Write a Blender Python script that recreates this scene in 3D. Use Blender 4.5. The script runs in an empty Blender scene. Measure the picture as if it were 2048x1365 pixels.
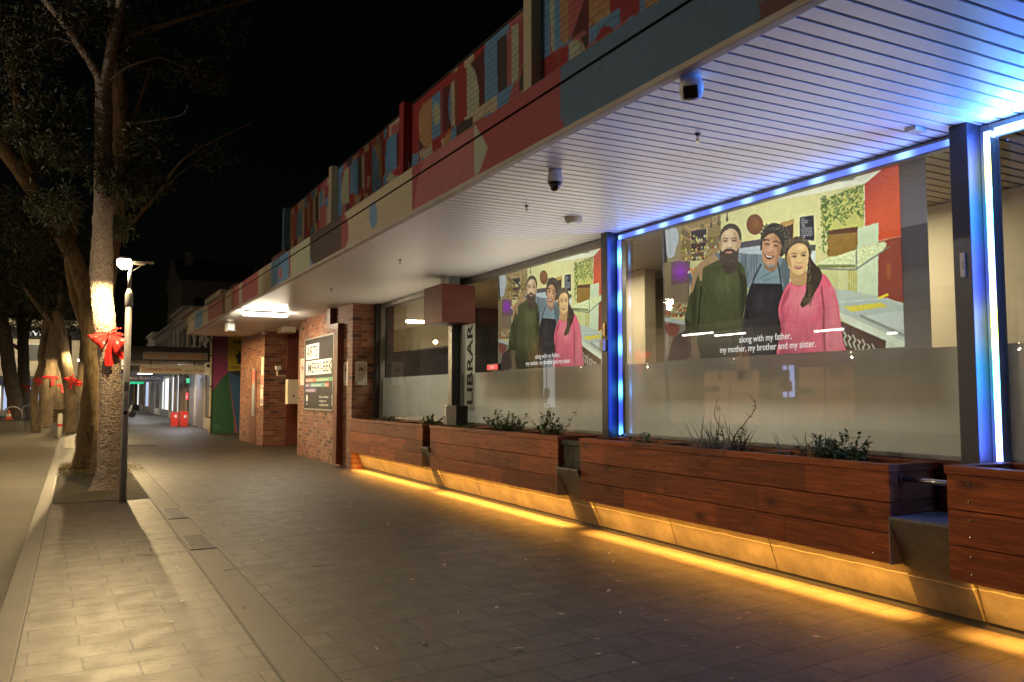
import bpy, bmesh, math, random
import numpy as np
from mathutils import Vector, Matrix, noise as mnoise
random.seed(7); rng = np.random.default_rng(7)
SC = bpy.context.scene
COL = SC.collection
PI = math.pi
# ------------------------------------------------------------------ camera calibration (metres; X to the shops, Y along the street)
FPX, CAMH = 1593.0, 1.5
YAW = math.atan(874/math.hypot(FPX, 107.5)); PIT = math.atan(107.5/FPX)
FW = np.array([math.sin(YAW)*math.cos(PIT), math.cos(YAW)*math.cos(PIT), math.sin(PIT)])
RT = np.array([math.cos(YAW), -math.sin(YAW), 0.0]); UP = np.cross(RT, FW); CP = np.array([0, 0, CAMH])
def at(x, y, X=None, Y=None, Z=None):
    d = FW*FPX + RT*(x-1024) - UP*(y-682.5)
    k, v = (0, X) if X is not None else (1, Y) if Y is not None else (2, Z)
    return CP + d*((v-CP[k])/d[k])
def proj(P):
    v = np.asarray(P, float)-CP; z = v@FW
    return 1024+FPX*(v@RT)/z, 682.5-FPX*(v@UP)/z

# ------------------------------------------------------------------ node materials
def lin(c):
    c = np.asarray(c, float)/255.0
    return np.where(c <= .04045, c/12.92, ((c+.055)/1.055)**2.4)
class NT:
    def __init__(s, tree): s.t = tree; s.n = tree.nodes; s.l = tree.links
    def new(s, typ, props=None, **ins):
        n = s.n.new(typ)
        for k, v in (props or {}).items(): setattr(n, k, v)
        for k, v in ins.items(): s.set(n, k, v)
        return n
    def set(s, n, k, v):
        key = k.replace('_', ' ')
        i = n.inputs[int(k[1:])] if k[0] == 'i' and k[1:].isdigit() else n.inputs[key]
        if isinstance(v, bpy.types.NodeSocket): s.l.new(v, i)
        elif isinstance(v, bpy.types.Node): s.l.new(v.outputs[0], i)
        else:
            if hasattr(i.default_value, '__len__') and hasattr(v, '__len__') and len(v) == 3 and len(i.default_value) == 4: v = (*v, 1)
            i.default_value = v
    def math(s, op, a, b=0.0, clamp=False):
        n = s.new('ShaderNodeMath', {'operation': op, 'use_clamp': clamp}, i0=a, i1=b); return n.outputs[0]
    def mix(s, f, a, b, mode='MIX'):
        n = s.new('ShaderNodeMix', {'data_type': 'RGBA', 'blend_type': mode})
        for idx, v in ((0, f), (6, a), (7, b)):
            i = n.inputs[idx]
            if isinstance(v, bpy.types.NodeSocket): s.l.new(v, i)
            else: i.default_value = (*v, 1) if hasattr(v, '__len__') and len(v) == 3 else v
        return n.outputs[2]
    def ramp(s, f, stops):
        n = s.new('ShaderNodeValToRGB', None, i0=f); e = n.color_ramp.elements
        while len(e) < len(stops): e.new(.5)
        for k, (p, c) in enumerate(stops): e[k].position = p; e[k].color = (*c, 1) if len(c) == 3 else c
        return n.outputs[0]
    def noise(s, vec, scale, detail=4, rough=.6, dist=0):
        return s.new('ShaderNodeTexNoise', None, Vector=vec, Scale=scale, Detail=detail, Roughness=rough, Distortion=dist).outputs[0]
    def pos(s): return s.new('ShaderNodeNewGeometry').outputs['Position']
    def xyz(s, v): n = s.new('ShaderNodeSeparateXYZ', None, i0=v); return n.outputs
    def comb(s, x, y, z=0.0): return s.new('ShaderNodeCombineXYZ', None, i0=x, i1=y, i2=z).outputs[0]
    def scalev(s, v, sc): return s.new('ShaderNodeVectorMath', {'operation': 'MULTIPLY'}, i0=v, i1=sc).outputs[0]
    def bump(s, h, strength=.4, dist=.01): return s.new('ShaderNodeBump', None, Height=h, Strength=strength, Distance=dist).outputs[0]
MATS = {}
def mk(name, base=(.5, .5, .5), rough=.6, metal=0.0, spec=.5, nz=None, bumpn=None, emit=None, es=1.0, coat=0):
    m = bpy.data.materials.new(name); m.use_nodes = True; T = NT(m.node_tree); T.n.clear()
    out = T.new('ShaderNodeOutputMaterial'); b = T.new('ShaderNodeBsdfPrincipled')
    T.l.new(b.outputs[0], out.inputs[0]); T.b = b; T.out = out; T.m = m
    T.set(b, 'Base_Color', base); T.set(b, 'Roughness', rough); T.set(b, 'Metallic', metal); T.set(b, 'Specular_IOR_Level', spec)
    if coat: T.set(b, 'Coat_Weight', coat); T.set(b, 'Coat_Roughness', .15)
    if nz:      # (scale, amount): mottled tone, so that no surface is one flat colour
        P = T.pos(); f = T.noise(P, nz[0], 5, .65)
        lo = tuple(max(0, c*(1-nz[1])) for c in base); hi = tuple(c*(1+nz[1]*.8) for c in base)
        T.set(b, 'Base_Color', T.ramp(f, [(.3, lo), (.7, hi)]))
        T.set(b, 'Roughness', T.math('MULTIPLY_ADD', T.noise(P, nz[0]*2.3), .35, False))
        n = b.inputs['Roughness'].links[0].from_node; n.inputs[2].default_value = rough-.17
    if bumpn:
        T.set(b, 'Normal', T.bump(T.noise(T.pos(), bumpn[0], 6), bumpn[1], bumpn[2] if len(bumpn) > 2 else .01))
    if emit is not None: T.set(b, 'Emission_Color', emit); T.set(b, 'Emission_Strength', es)
    MATS[name] = m
    return T
def M(n): return MATS[n]

# pavement: half-bond stone pavers 0.54 x 0.25
def paver_mat(name, c1, c2, mort):
    T = mk(name, rough=.62); b = T.b; P = T.pos(); x, y, z = T.xyz(P)
    u = T.math('ADD', x, T.math('MULTIPLY', y, .035)); v = T.math('SUBTRACT', y, T.math('MULTIPLY', x, .045))
    vec = T.comb(u, v)
    wob = T.new('ShaderNodeVectorMath', {'operation': 'ADD'}, i0=vec, i1=T.scalev(T.new('ShaderNodeTexNoise', None, Vector=vec, Scale=9.0).outputs[1], (.006, .006, 0))).outputs[0]
    br = T.new('ShaderNodeTexBrick', {'offset': .5, 'squash': 1.0}, Vector=wob, Color1=(0, 0, 0), Color2=(1, 1, 1), Mortar=(.5, .5, .5), Scale=1.0,
               Mortar_Size=.0075, Mortar_Smooth=.15, Bias=0.0, Brick_Width=.54, Row_Height=.251)
    big = T.noise(P, .55, 5, .6); fine = T.noise(P, 90, 3, .7); mid = T.noise(P, 5, 6, .65)
    col = T.mix(T.math('MULTIPLY', br.outputs[0], .85), c1, c2)
    col = T.mix(T.ramp(mid, [(.4, (0, 0, 0)), (.75, (.35, .35, .35))]), col, tuple(.55*a for a in c1))
    col = T.mix(T.ramp(big, [(.4, (0, 0, 0)), (.75, (.4, .4, .4))]), col, tuple(1.1*a for a in c2))
    col = T.mix(T.ramp(fine, [(.38, (.75, .75, .75)), (.6, (0, 0, 0))]), col, tuple(.3*a for a in c1)); col = T.mix(T.ramp(T.noise(P, 24, 5, .8), [(.42, (.5, .5, .5)), (.6, (0, 0, 0))]), col, tuple(.4*a for a in c1))
    sp = T.ramp(T.noise(P, 210, 2), [(.67, (0, 0, 0)), (.72, (.35, .35, .35))]); col = T.mix(sp, col, (.55, .5, .42))
    vg = T.new('ShaderNodeTexVoronoi', None, Vector=P, Scale=4.0, Randomness=1.0).outputs[0]; col = T.mix(T.ramp(T.math('ADD', vg, T.math('MULTIPLY', T.noise(P, 30, 3), .05)), [(.1, (.75,)*3), (.125, (0,)*3)]), col, (.016, .013, .011))
    st = T.ramp(T.noise(P, 1.7, 6, .7), [(.54, (0, 0, 0)), (.64, (.6, .6, .6))]); col = T.mix(st, col, (.03, .024, .018)); sc = T.ramp(T.noise(P, 7, 8, .8), [(.66, (0, 0, 0)), (.7, (.28, .28, .28))]); col = T.mix(sc, col, (.4, .36, .3))
    gap = T.math('MULTIPLY', br.outputs[1], T.ramp(T.noise(P, 3.1, 2), [(.3, (.55, .55, .55)), (.55, (1, 1, 1))]))
    col = T.mix(gap, col, mort)
    T.set(b, 'Base_Color', col)
    T.set(b, 'Roughness', T.ramp(mid, [(.3, (.53,)*3), (.7, (.66,)*3)]))
    h = T.math('SUBTRACT', T.math('ADD', T.math('MULTIPLY', fine, .25), T.math('MULTIPLY', br.outputs[0], .03)), T.math('MULTIPLY', br.outputs[1], .8))
    T.set(b, 'Normal', T.bump(h, .22, .003))
paver_mat('paver', (.074, .056, .037), (.15, .112, .073), (.006, .005, .004))
def stone_strip(name, c, joint, axis):
    T = mk(name, rough=.65); P = T.pos(); x, y, z = T.xyz(P); f = T.noise(P, 75, 4, .7); g = T.noise(P, 3, 6)
    j = T.math('LESS_THAN', T.math('FRACT', T.math('DIVIDE', y, joint)), .008/joint)
    col = T.mix(T.ramp(f, [(.35, (.6,)*3), (.62, (0, 0, 0))]), c, tuple(.4*a for a in c))
    col = T.mix(T.ramp(g, [(.4, (0, 0, 0)), (.75, (.5,)*3)]), col, tuple(.55*a for a in c)); col = T.mix(j, col, (.03, .025, .02))
    T.set(T.b, 'Base_Color', col); T.set(T.b, 'Normal', T.bump(T.math('SUBTRACT', T.math('ADD', f, T.math('MULTIPLY', g, 1.2)), j), .4, .006))
stone_strip('strip_stone', (.088, .07, .051), 1.0, 1)
stone_strip('kerb_stone', (.1, .08, .056), 1.22, 1)
T = mk('asphalt', rough=.8); P = T.pos(); x, y, z = T.xyz(P)
f = T.noise(P, 130, 3, .75); g = T.noise(P, 1.4, 6, .6); band = T.noise(T.scalev(P, (.3, 2.2, 1)), .5, 3)
col = T.mix(f, (.04, .035, .026), (.27, .23, .155)); col = T.mix(T.ramp(g, [(.35, (0,)*3), (.7, (.5,)*3)]), col, (.12, .1, .07))
col = T.mix(T.ramp(T.math('FRACT', T.math('DIVIDE', T.math('ADD', y, 1.2), 4.6)), [(.0, (.0,)*3), (.62, (.0,)*3), (.64, (.4,)*3), (.97, (.4,)*3), (.99, (0,)*3)]), col, (.2, .17, .1))
T.set(T.b, 'Base_Color', col); T.set(T.b, 'Normal', T.bump(f, .8, .012))
T = mk('pit_soil', rough=.95); P = T.pos(); f = T.noise(P, 60, 5, .8); g = T.noise(P, 4, 4)
T.set(T.b, 'Base_Color', T.mix(g, T.ramp(f, [(.3, (.02, .016, .01)), (.7, (.13, .105, .065))]), T.ramp(f, [(.3, (.05, .04, .02)), (.7, (.18, .14, .07))])))
T.set(T.b, 'Normal', T.bump(f, 1, .02))

def brick_mat(name, cols, mort, paint=False):
    T = mk(name, rough=.75); P = T.pos(); x, y, z = T.xyz(P)
    vec = T.comb(T.math('ADD', x, y), z)
    wob = T.new('ShaderNodeVectorMath', {'operation': 'ADD'}, i0=vec, i1=T.scalev(T.new('ShaderNodeTexNoise', None, Vector=vec, Scale=14.0).outputs[1], (.008, .008, 0))).outputs[0]
    br = T.new('ShaderNodeTexBrick', {'offset': .5}, Vector=wob, Color1=(0, 0, 0), Color2=(1, 1, 1), Mortar=(.5,)*3, Scale=1.0, Mortar_Size=.006, Mortar_Smooth=.3, Bias=0.0, Brick_Width=.24, Row_Height=.086)
    f = T.noise(P, 55, 4, .7); g = T.noise(P, 2.2, 4)
    if paint: return T, br, f, g
    n = len(cols); col = T.ramp(br.outputs[0], [(k/(n-1), c) for k, c in enumerate(cols)])
    col = T.mix(T.ramp(f, [(.4, (0,)*3), (.7, (.55,)*3)]), col, (.045, .03, .024))
    col = T.mix(T.ramp(g, [(.45, (0,)*3), (.75, (.4,)*3)]), col, (.12, .05, .03))
    col = T.mix(br.outputs[1], col, mort); T.set(T.b, 'Base_Color', col)
    T.set(T.b, 'Normal', T.bump(T.math('SUBTRACT', T.math('MULTIPLY', f, .5), br.outputs[1]), .8, .008))
brick_mat('red_brick', [(.06, .022, .016), (.2, .055, .026), (.27, .078, .033), (.3, .095, .04), (.23, .062, .028), (.36, .18, .095), (.12, .05, .03)], (.24, .18, .12))
def painted_mat(name, brick=False, rough=.6, attr='Col'):
    if brick: T, br, f, g = brick_mat(name, None, None, True)
    else:
        T = mk(name, rough=rough); P = T.pos(); f = T.noise(P, 40, 4); g = T.noise(T.scalev(P, (1, .6, 5)), 2.5, 5)
    a = T.new('ShaderNodeAttribute', {'attribute_name': attr}).outputs[0]
    col = T.mix(T.ramp(g, [(.4, (0,)*3), (.75, (.25,)*3)]), a, T.mix(.55, a, (.05, .04, .035)))
    if brick:
        col = T.mix(T.math('MULTIPLY', br.outputs[1], .55), col, (.02, .017, .015)); T.set(T.b, 'Normal', T.bump(T.math('SUBTRACT', T.math('MULTIPLY', f, .3), br.outputs[1]), .7, .008))
    else: T.set(T.b, 'Normal', T.bump(f, .15, .004))
    T.set(T.b, 'Base_Color', col)
painted_mat('painted_brick', True); painted_mat('painted_board'); painted_mat('leafy', rough=.55)
T = mk('picture', rough=.7); a = T.new('ShaderNodeAttribute', {'attribute_name': 'Col'}).outputs[0]
T.set(T.b, 'Base_Color', (.02, .02, .02)); T.set(T.b, 'Emission_Color', a); T.set(T.b, 'Emission_Strength', 1.0); T.set(T.b, 'Specular_IOR_Level', 0.0)
T = mk('led_pixels', rough=.4); a = T.new('ShaderNodeAttribute', {'attribute_name': 'Col'}).outputs[0]
T.set(T.b, 'Emission_Color', a); T.set(T.b, 'Emission_Strength', 1.0)

def timber(name, c, stretch, rough=.5):
    T = mk(name, rough=rough, spec=.2); P = T.pos(); x, y, z = T.xyz(P)
    row = T.math('FLOOR', T.math('DIVIDE', T.math('SUBTRACT', z, .355), .2066))
    P2 = T.new('ShaderNodeVectorMath', {'operation': 'ADD'}, i0=P, i1=T.comb(T.math('MULTIPLY', row, 3.7), T.math('MULTIPLY', row, 7.3), T.math('MULTIPLY', row, 1.9))).outputs[0]
    gr = T.noise(T.scalev(P2, stretch), 15, 8, .75, 1.5); fi = T.noise(T.scalev(P2, tuple(s*1.6 for s in stretch)), 34, 4, .7); bg = T.noise(T.scalev(P2, (1, .5, 1)), 1.7, 3)
    vo = T.new('ShaderNodeTexVoronoi', None, Vector=T.scalev(P2, (1.6, 1.55, 2.9)), Scale=1.25, Randomness=1.0)
    kn = T.ramp(T.math('ADD', vo.outputs[0], T.math('MULTIPLY', T.noise(P2, 18, 4), .16)), [(.12, (1,)*3), (.27, (0,)*3)])
    col = T.ramp(gr, [(.3, tuple(.22*a for a in c)), (.5, c), (.72, tuple(1.7*a for a in c))])
    col = T.mix(T.ramp(fi, [(.4, (.7,)*3), (.6, (0,)*3)]), col, tuple(.3*a for a in c)); col = T.mix(T.math('MULTIPLY', bg, .75), col, tuple(.6*a for a in c))
    col = T.mix(T.math('MULTIPLY', kn, .75), col, (.02, .008, .004)); wn = T.new('ShaderNodeTexWhiteNoise', {'noise_dimensions': '2D'}, Vector=T.comb(row, T.math('FLOOR', T.math('ADD', T.math('DIVIDE', y, 1.31), T.math('MULTIPLY', row, .37))))).outputs[0]
    col = T.mix(1.0, col, T.ramp(wn, [(0, (.55, .5, .5)), (1, (1.25, 1.2, 1.1))]), 'MULTIPLY'); T.set(T.b, 'Base_Color', col)
    T.set(T.b, 'Roughness', T.ramp(gr, [(.3, (rough+.15,)*3), (.7, (rough-.08,)*3)])); T.set(T.b, 'Normal', T.bump(T.math('ADD', gr, fi), .35, .004))
timber('red_timber', (.44, .112, .028), (1, .07, 1))
timber('red_timber_cross', (.3, .08, .022), (.12, 1, 1))
timber('grey_timber', (.1, .1, .075), (1, 1, .1), .7)
timber('bench_timber', (.13, .08, .05), (.15, 1, 1), .7)
T = mk('plinth_concrete', rough=.6); P = T.pos(); x, y, z = T.xyz(P)
f = T.noise(P, 45, 5, .7); g = T.noise(P, 3.2, 6, .65); dr = T.noise(T.scalev(P, (7, 7, .8)), 1.6, 4)
col = T.ramp(g, [(.3, (.06, .052, .041)), (.7, (.19, .166, .13))]); col = T.mix(T.ramp(f, [(.35, (.45,)*3), (.6, (0,)*3)]), col, (.11, .095, .075))
col = T.mix(T.ramp(dr, [(.5, (0,)*3), (.72, (.4,)*3)]), col, (.09, .08, .065))
ln = T.math('ABSOLUTE', T.math('SUBTRACT', z, T.math('ADD', .255, T.math('MULTIPLY', T.noise(P, 6, 4), .03))))
col = T.mix(T.math('MULTIPLY', T.math('LESS_THAN', ln, .004), .6), col, (.62, .56, .46)); T.set(T.b, 'Base_Color', col); T.set(T.b, 'Normal', T.bump(T.math('ADD', f, g), .3, .006))

mk('soffit_paint', (.86, .85, .83), .38, spec=.8); mk('groove_paint', (.17, .165, .165), .7)
mk('cream_trim', (.45, .4, .35), .5, nz=(4, .2)); mk('column_paint', (.04, .042, .048), .38, nz=(5, .3), bumpn=(60, .15, .003))
mk('dark_frame', (.018, .018, .02), .4, nz=(6, .25)); mk('aluminium', (.22, .21, .19), .45, .4, nz=(6, .15))
mk('galvanised', (.3, .3, .3), .42, .6, nz=(8, .25), bumpn=(30, .12, .003)); mk('post_paint', (.36, .34, .31), .45, .0, nz=(6, .2))
mk('brown_paint', (.14, .04, .026), .55, spec=.2, nz=(4, .2), bumpn=(25, .08, .003)); mk('box_red', (.13, .035, .035), .45, nz=(4, .25)); mk('dark_box', (.035, .022, .022), .6, nz=(5, .2))
mk('white_plastic', (.74, .74, .73), .35, nz=(9, .04)); mk('cream_plastic', (.55, .47, .34), .45, nz=(9, .08)); mk('grey_plastic', (.2, .2, .2), .4, nz=(9, .1)); mk('black_plastic', (.01, .01, .011), .22, spec=.6); mk('black_matt', (.012, .012, .013), .7, nz=(9, .3))
mk('dome_glass', (.008, .008, .012), .04, spec=.9, coat=1); mk('brass', (.4, .28, .12), .3, 1, nz=(20, .15)); mk('steel', (.5, .48, .45), .22, 1, nz=(20, .12))
mk('sign_white', (.62, .58, .5), .5, nz=(12, .08)); mk('sign_black', (.028, .026, .027), .6, spec=.12, nz=(5, .3)); mk('ink', (.012, .011, .012), .6); mk('ink_red', (.35, .02, .025), .5)
mk('letter_white', (.75, .73, .7), .5); mk('tag_red', (.62, .1, .05), .5); mk('tag_green', (.03, .25, .09), .5); mk('tag_violet', (.13, .07, .22), .5); mk('tag_teal', (.03, .26, .24), .5)
mk('soil', (.035, .022, .014), .95, nz=(30, .5), bumpn=(60, 1, .03))
mk('interior_wall', (.5, .4, .25), .7, nz=(2, .08)); mk('interior_dark', (.03, .022, .02), .7, nz=(3, .3)); mk('carpet', (.06, .055, .05), .9, nz=(20, .3)); mk('blind_fabric', (.42, .42, .4), .8, nz=(60, .1)); mk('blind_beige', (.62, .55, .4), .8, nz=(60, .08))
mk('red_satin', (.72, .035, .03), .3, nz=(8, .12), coat=.3); mk('fence_red', (.6, .03, .03), .45)
mk('shop_cream', (.5, .43, .32), .65, nz=(2, .2)); mk('shop_white', (.55, .52, .47), .65, nz=(1.5, .15)); mk('shop_dark', (.03, .03, .034), .5, nz=(3, .3)); mk('shutter', (.3, .29, .31), .4, .4, nz=(3, .2)); mk('shutter_brown', (.24, .19, .15), .5, nz=(3, .2)); mk('tin_roof', (.16, .15, .14), .5, .3, nz=(3, .25)); mk('awning_dark', (.045, .04, .038), .6, nz=(3, .3)); mk('sign_blue', (.012, .022, .07), .4); mk('sign_cream', (.62, .56, .45), .5, nz=(8, .1)); mk('sign_orange', (.55, .17, .03), .5); mk('sign_grey', (.3, .29, .25), .5, nz=(12, .2))
mk('bin_red', (.6, .03, .02), .4, nz=(6, .1)); mk('cone_orange', (.7, .12, .03), .5); mk('paver_pale', (.4, .36, .28), .7, nz=(10, .15)); mk('stone_block', (.14, .13, .12), .6, nz=(6, .25)); mk('utility_white', (.55, .52, .44), .5, nz=(5, .12)); mk('yellow_top', (.5, .3, .04), .5)
def em(name, c, s):
    T = mk(name, (.0, .0, .0), .5, emit=c, es=s); return T
em('lamp_glow', (1, .84, .6), 90); em('tube_glow', (1, .86, .62), 190); em('shop_glow_white', (.93, .97, 1), 1.15); em('shop_glow_cool', (.6, .72, 1), .8); em('shop_glow_warm', (1, .62, .28), .9); em('tube_far', (1, .95, .85), 26); em('led_red', (1, .04, .06), 1.6); em('led_green', (.02, .8, .35), .8); em('screen_blue', (.45, .55, 1), 5.0); em('cafe_glow', (1, .5, .24), 1.0); em('sign_glow', (1, .98, .94), .9); em('star_white', (.8, .8, 1), 60); em('fill_bulb_glow', (1, .72, .42), 25); em('facade_glow', (1, .93, .75), .3)
# bark
def bark(name, c1, c2, sc, strength=1.0, flake=False):
    T = mk(name, rough=.85); P = T.pos(); st = T.scalev(P, (1, 1, .35 if not flake else .75))
    f = T.noise(st, sc, 7, .72, .4); g = T.noise(P, 3.0, 4)
    if flake:
        vo = T.new('ShaderNodeTexVoronoi', {'feature': 'F1'}, Vector=T.new('ShaderNodeVectorMath', {'operation': 'ADD'}, i0=st, i1=T.scalev(T.new('ShaderNodeTexNoise', None, Vector=P, Scale=25.0).outputs[1], (.05, .05, .05))).outputs[0], Scale=34.0)
        h = T.math('ADD', T.math('MULTIPLY', vo.outputs[0], -1.3), f)
        dk = T.ramp(T.noise(st, 34, 5, .7, .8), [(.57, (0,)*3), (.63, (1,)*3)])
        col = T.mix(dk, T.ramp(f, [(.3, c1), (.7, c2)]), (.03, .02, .012))
    else:
        h = f; col = T.ramp(f, [(.32, c1), (.68, c2)])
    col = T.mix(T.math('MULTIPLY', g, .5), col, tuple(.6*a for a in c1))
    T.set(T.b, 'Base_Color', col); T.set(T.b, 'Normal', T.bump(h, strength, .03))
bark('flaky_bark', (.3, .22, .16), (.52, .42, .33), 22, 1, True); bark('rough_bark', (.13, .085, .042), (.5, .36, .18), 17); bark('far_bark', (.1, .072, .042), (.33, .25, .15), 9)
# glass: flat pane, mirror-like reflections over what is behind it
T = mk('window_glass'); T.n.remove(T.b)
tr = T.new('ShaderNodeBsdfTransparent', None, Color=(.9, .92, .9)); gl = T.new('ShaderNodeBsdfGlossy', None, Color=(1, 1, 1), Roughness=.0)
fr = T.new('ShaderNodeFresnel', None, IOR=1.52); geo = T.new('ShaderNodeNewGeometry')
fac = T.math('MINIMUM', T.math('MULTIPLY', fr.outputs[0], 1.75), .9)
fac = T.math('MULTIPLY', fac, T.math('SUBTRACT', 1.0, geo.outputs['Backfacing']))
P = T.pos(); du = T.math('MULTIPLY', T.ramp(T.noise(T.scalev(P, (1, 1, .35)), 5, 6, .7), [(.45, (0,)*3), (.75, (1,)*3)]), .045)
mx = T.new('ShaderNodeMixShader', None, i0=fac, i1=tr, i2=gl); dd = T.new('ShaderNodeBsdfDiffuse', None, Color=(.6, .58, .52)); m2 = T.new('ShaderNodeMixShader', None, i0=du, i1=mx.outputs[0], i2=dd.outputs[0]); T.l.new(m2.outputs[0], T.out.inputs[0])
T = mk('frosted_film'); T.n.remove(T.b); P = T.pos(); n = T.noise(T.scalev(P, (1, 1, .5)), 1.3, 4)
c = T.ramp(n, [(.3, (.58, .585, .54)), (.7, (.70, .70, .66))])
d = T.new('ShaderNodeBsdfDiffuse', None, Color=c); tl = T.new('ShaderNodeBsdfTranslucent', None, Color=c)
mx = T.new('ShaderNodeMixShader', None, i0=.55, i1=d, i2=tl); T.l.new(mx.outputs[0], T.out.inputs[0])
# ------------------------------------------------------------------ mesh building
class MB:
    def __init__(s): s.v = []; s.f = []; s.c = []
    def add(s, vs, fs, col=None):
        b = len(s.v); s.v += [tuple(map(float, p)) for p in vs]; s.f += [tuple(b+i for i in f) for f in fs]
        if col is not None:
            s.c += [None]*(b-len(s.c)) + [col]*len(vs)
        return s
    def box(s, x0, x1, y0, y1, z0, z1, bev=0.0, rot=None, org=None):
        if bev:
            bm = bmesh.new(); bmesh.ops.create_cube(bm, size=1)
            for v in bm.verts: v.co = Vector(((x0+x1)/2+v.co.x*(x1-x0), (y0+y1)/2+v.co.y*(y1-y0), (z0+z1)/2+v.co.z*(z1-z0)))
            bmesh.ops.bevel(bm, geom=bm.edges[:], offset=bev, segments=2, affect='EDGES', profile=.6)
            bm.verts.index_update(); vs = [v.co.copy() for v in bm.verts]; fs = [[v.index for v in f.verts] for f in bm.faces]; bm.free()
        else:
            vs = [Vector((x, y, z)) for z in (z0, z1) for y in (y0, y1) for x in (x0, x1)]
            fs = [(0, 2, 3, 1), (4, 5, 7, 6), (0, 1, 5, 4), (2, 6, 7, 3), (0, 4, 6, 2), (1, 3, 7, 5)]
        if rot is not None:
            o = Vector(org) if org else Vector(((x0+x1)/2, (y0+y1)/2, (z0+z1)/2)); vs = [o+rot @ (v-o) for v in vs]
        return s.add(vs, fs)
    def prism(s, prof, axis, a, b):   # closed profile swept along an axis (0 x, 1 y, 2 z); profile holds the two other coordinates in order
        n = len(prof); vs = []
        for t in (a, b):
            for p in prof: q = list(p); q.insert(axis, t); vs.append(q)
        return s.add(vs, [tuple(range(n)), tuple(range(2*n-1, n-1, -1))]+[(i, i+n, (i+1) % n+n, (i+1) % n) for i in range(n)])
    def quad(s, a, b, c, d): return s.add([a, b, c, d], [(0, 1, 2, 3)])
    def tube(s, pts, rad, seg=12, rings=None, rough=0.0, rs=3.0, cap=True, flat=1.0):
        P = [Vector(p) for p in pts]; n = len(P)
        R = list(rad) if hasattr(rad, '__len__') else [rad]*n
        if rings:
            Q, S = [], []
            for k in range(rings):
                t = k/(rings-1)*(n-1); i = min(int(t), n-2); u = t-i
                p0, p1, p2, p3 = P[max(i-1, 0)], P[i], P[i+1], P[min(i+2, n-1)]
                Q.append(.5*((2*p1)+(p2-p0)*u+(2*p0-5*p1+4*p2-p3)*u*u+(3*p1-p0-3*p2+p3)*u**3)); S.append(R[i]*(1-u)+R[i+1]*u)
            P, R, n = Q, S, rings
        vs = []; ref = None
        for k in range(n):
            d = (P[min(k+1, n-1)]-P[max(k-1, 0)]).normalized()
            if ref is None: ref = Vector((1, 0, 0)) if abs(d.x) < .8 else Vector((0, 1, 0))
            a = (ref-d*ref.dot(d)).normalized(); ref = a; b = d.cross(a)
            for j in range(seg):
                t = 2*PI*j/seg; o = a*math.cos(t)+b*math.sin(t)*flat; q = P[k]+o*R[k]
                if rough: q = q+o*(R[k]*rough*(mnoise.noise(q*rs)+.5*mnoise.noise(q*rs*3.1)+.3*mnoise.noise(q*rs*9)))
                vs.append(q)
        fs = [(k*seg+j, k*seg+(j+1) % seg, (k+1)*seg+(j+1) % seg, (k+1)*seg+j) for k in range(n-1) for j in range(seg)]
        if cap: fs += [tuple(reversed(range(seg))), tuple(range((n-1)*seg, n*seg))]
        return s.add(vs, fs)
    def lathe(s, prof, o, seg=20, axis=Vector((0, 0, 1))):   # profile (radius, height) turned about the axis through o
        q = Vector((0, 0, 1)).rotation_difference(Vector(axis)); o = Vector(o); vs = []
        for r, h in prof:
            for j in range(seg): vs.append(o+q @ Vector((r*math.cos(2*PI*j/seg), r*math.sin(2*PI*j/seg), h)))
        n = len(prof)
        return s.add(vs, [(k*seg+j, k*seg+(j+1) % seg, (k+1)*seg+(j+1) % seg, (k+1)*seg+j) for k in range(n-1) for j in range(seg)]+[tuple(reversed(range(seg))), tuple(range((n-1)*seg, n*seg))])
    def text(s, body, o, ux, uz, h, align='CENTER', sx=1.0, bold=0.0, space=1.0):   # flat lettering; h = cap height
        vs, fs = text_shape(body, align, bold, space); o, ux, uz = Vector(o), Vector(ux), Vector(uz); k = h/.70
        return s.add([o+ux*(p[0]*k*sx)+uz*(p[1]*k) for p in vs], fs)
_txt = {}
def text_shape(body, align, bold, space):
    key = (body, align, bold, space)
    if key not in _txt:
        cu = bpy.data.curves.new('t', 'FONT'); cu.body = body; cu.align_x = align; cu.offset = bold; cu.space_character = space; cu.resolution_u = 4
        ob = bpy.data.objects.new('t', cu); COL.objects.link(ob); dg = bpy.context.evaluated_depsgraph_get()
        me = bpy.data.meshes.new_from_object(ob.evaluated_get(dg))
        _txt[key] = ([tuple(v.co) for v in me.vertices], [tuple(p.vertices) for p in me.polygons])
        bpy.data.objects.remove(ob); bpy.data.curves.remove(cu); bpy.data.meshes.remove(me)
    return _txt[key]
def obj(name, mb, mat, parent=None, smooth=False, cols=None):
    me = bpy.data.meshes.new(name); me.from_pydata(mb.v, [], mb.f); me.update()
    if isinstance(mat, str): mat = M(mat)
    me.materials.append(mat)
    c = cols if cols is not None else (np.array([x if x is not None else (1, 1, 1) for x in mb.c+[None]*(len(mb.v)-len(mb.c))]) if mb.c else None)
    if c is not None: setcol(me, c)
    if smooth: me.polygons.foreach_set('use_smooth', [True]*len(me.polygons))
    o = bpy.data.objects.new(name, me); COL.objects.link(o)
    if parent is not None: adopt(o, parent)
    return o
def setcol(me, c):
    a = me.color_attributes.new('Col', 'FLOAT_COLOR', 'POINT'); c = np.asarray(c, np.float32)
    a.data.foreach_set('color', np.concatenate([c, np.ones((len(c), 1), np.float32)], 1).ravel())
def adopt(o, parent):
    o.parent = parent; o.matrix_parent_inverse = Matrix.Translation(parent.location).inverted() if parent.parent is None and parent.type == 'EMPTY' else Matrix.Identity(4)
def tag(o, label=None, cat=None, group=None, kind=None):
    if label: o['label'] = label
    if cat: o['category'] = cat
    if group: o['group'] = group
    if kind: o['kind'] = kind
    return o
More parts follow.
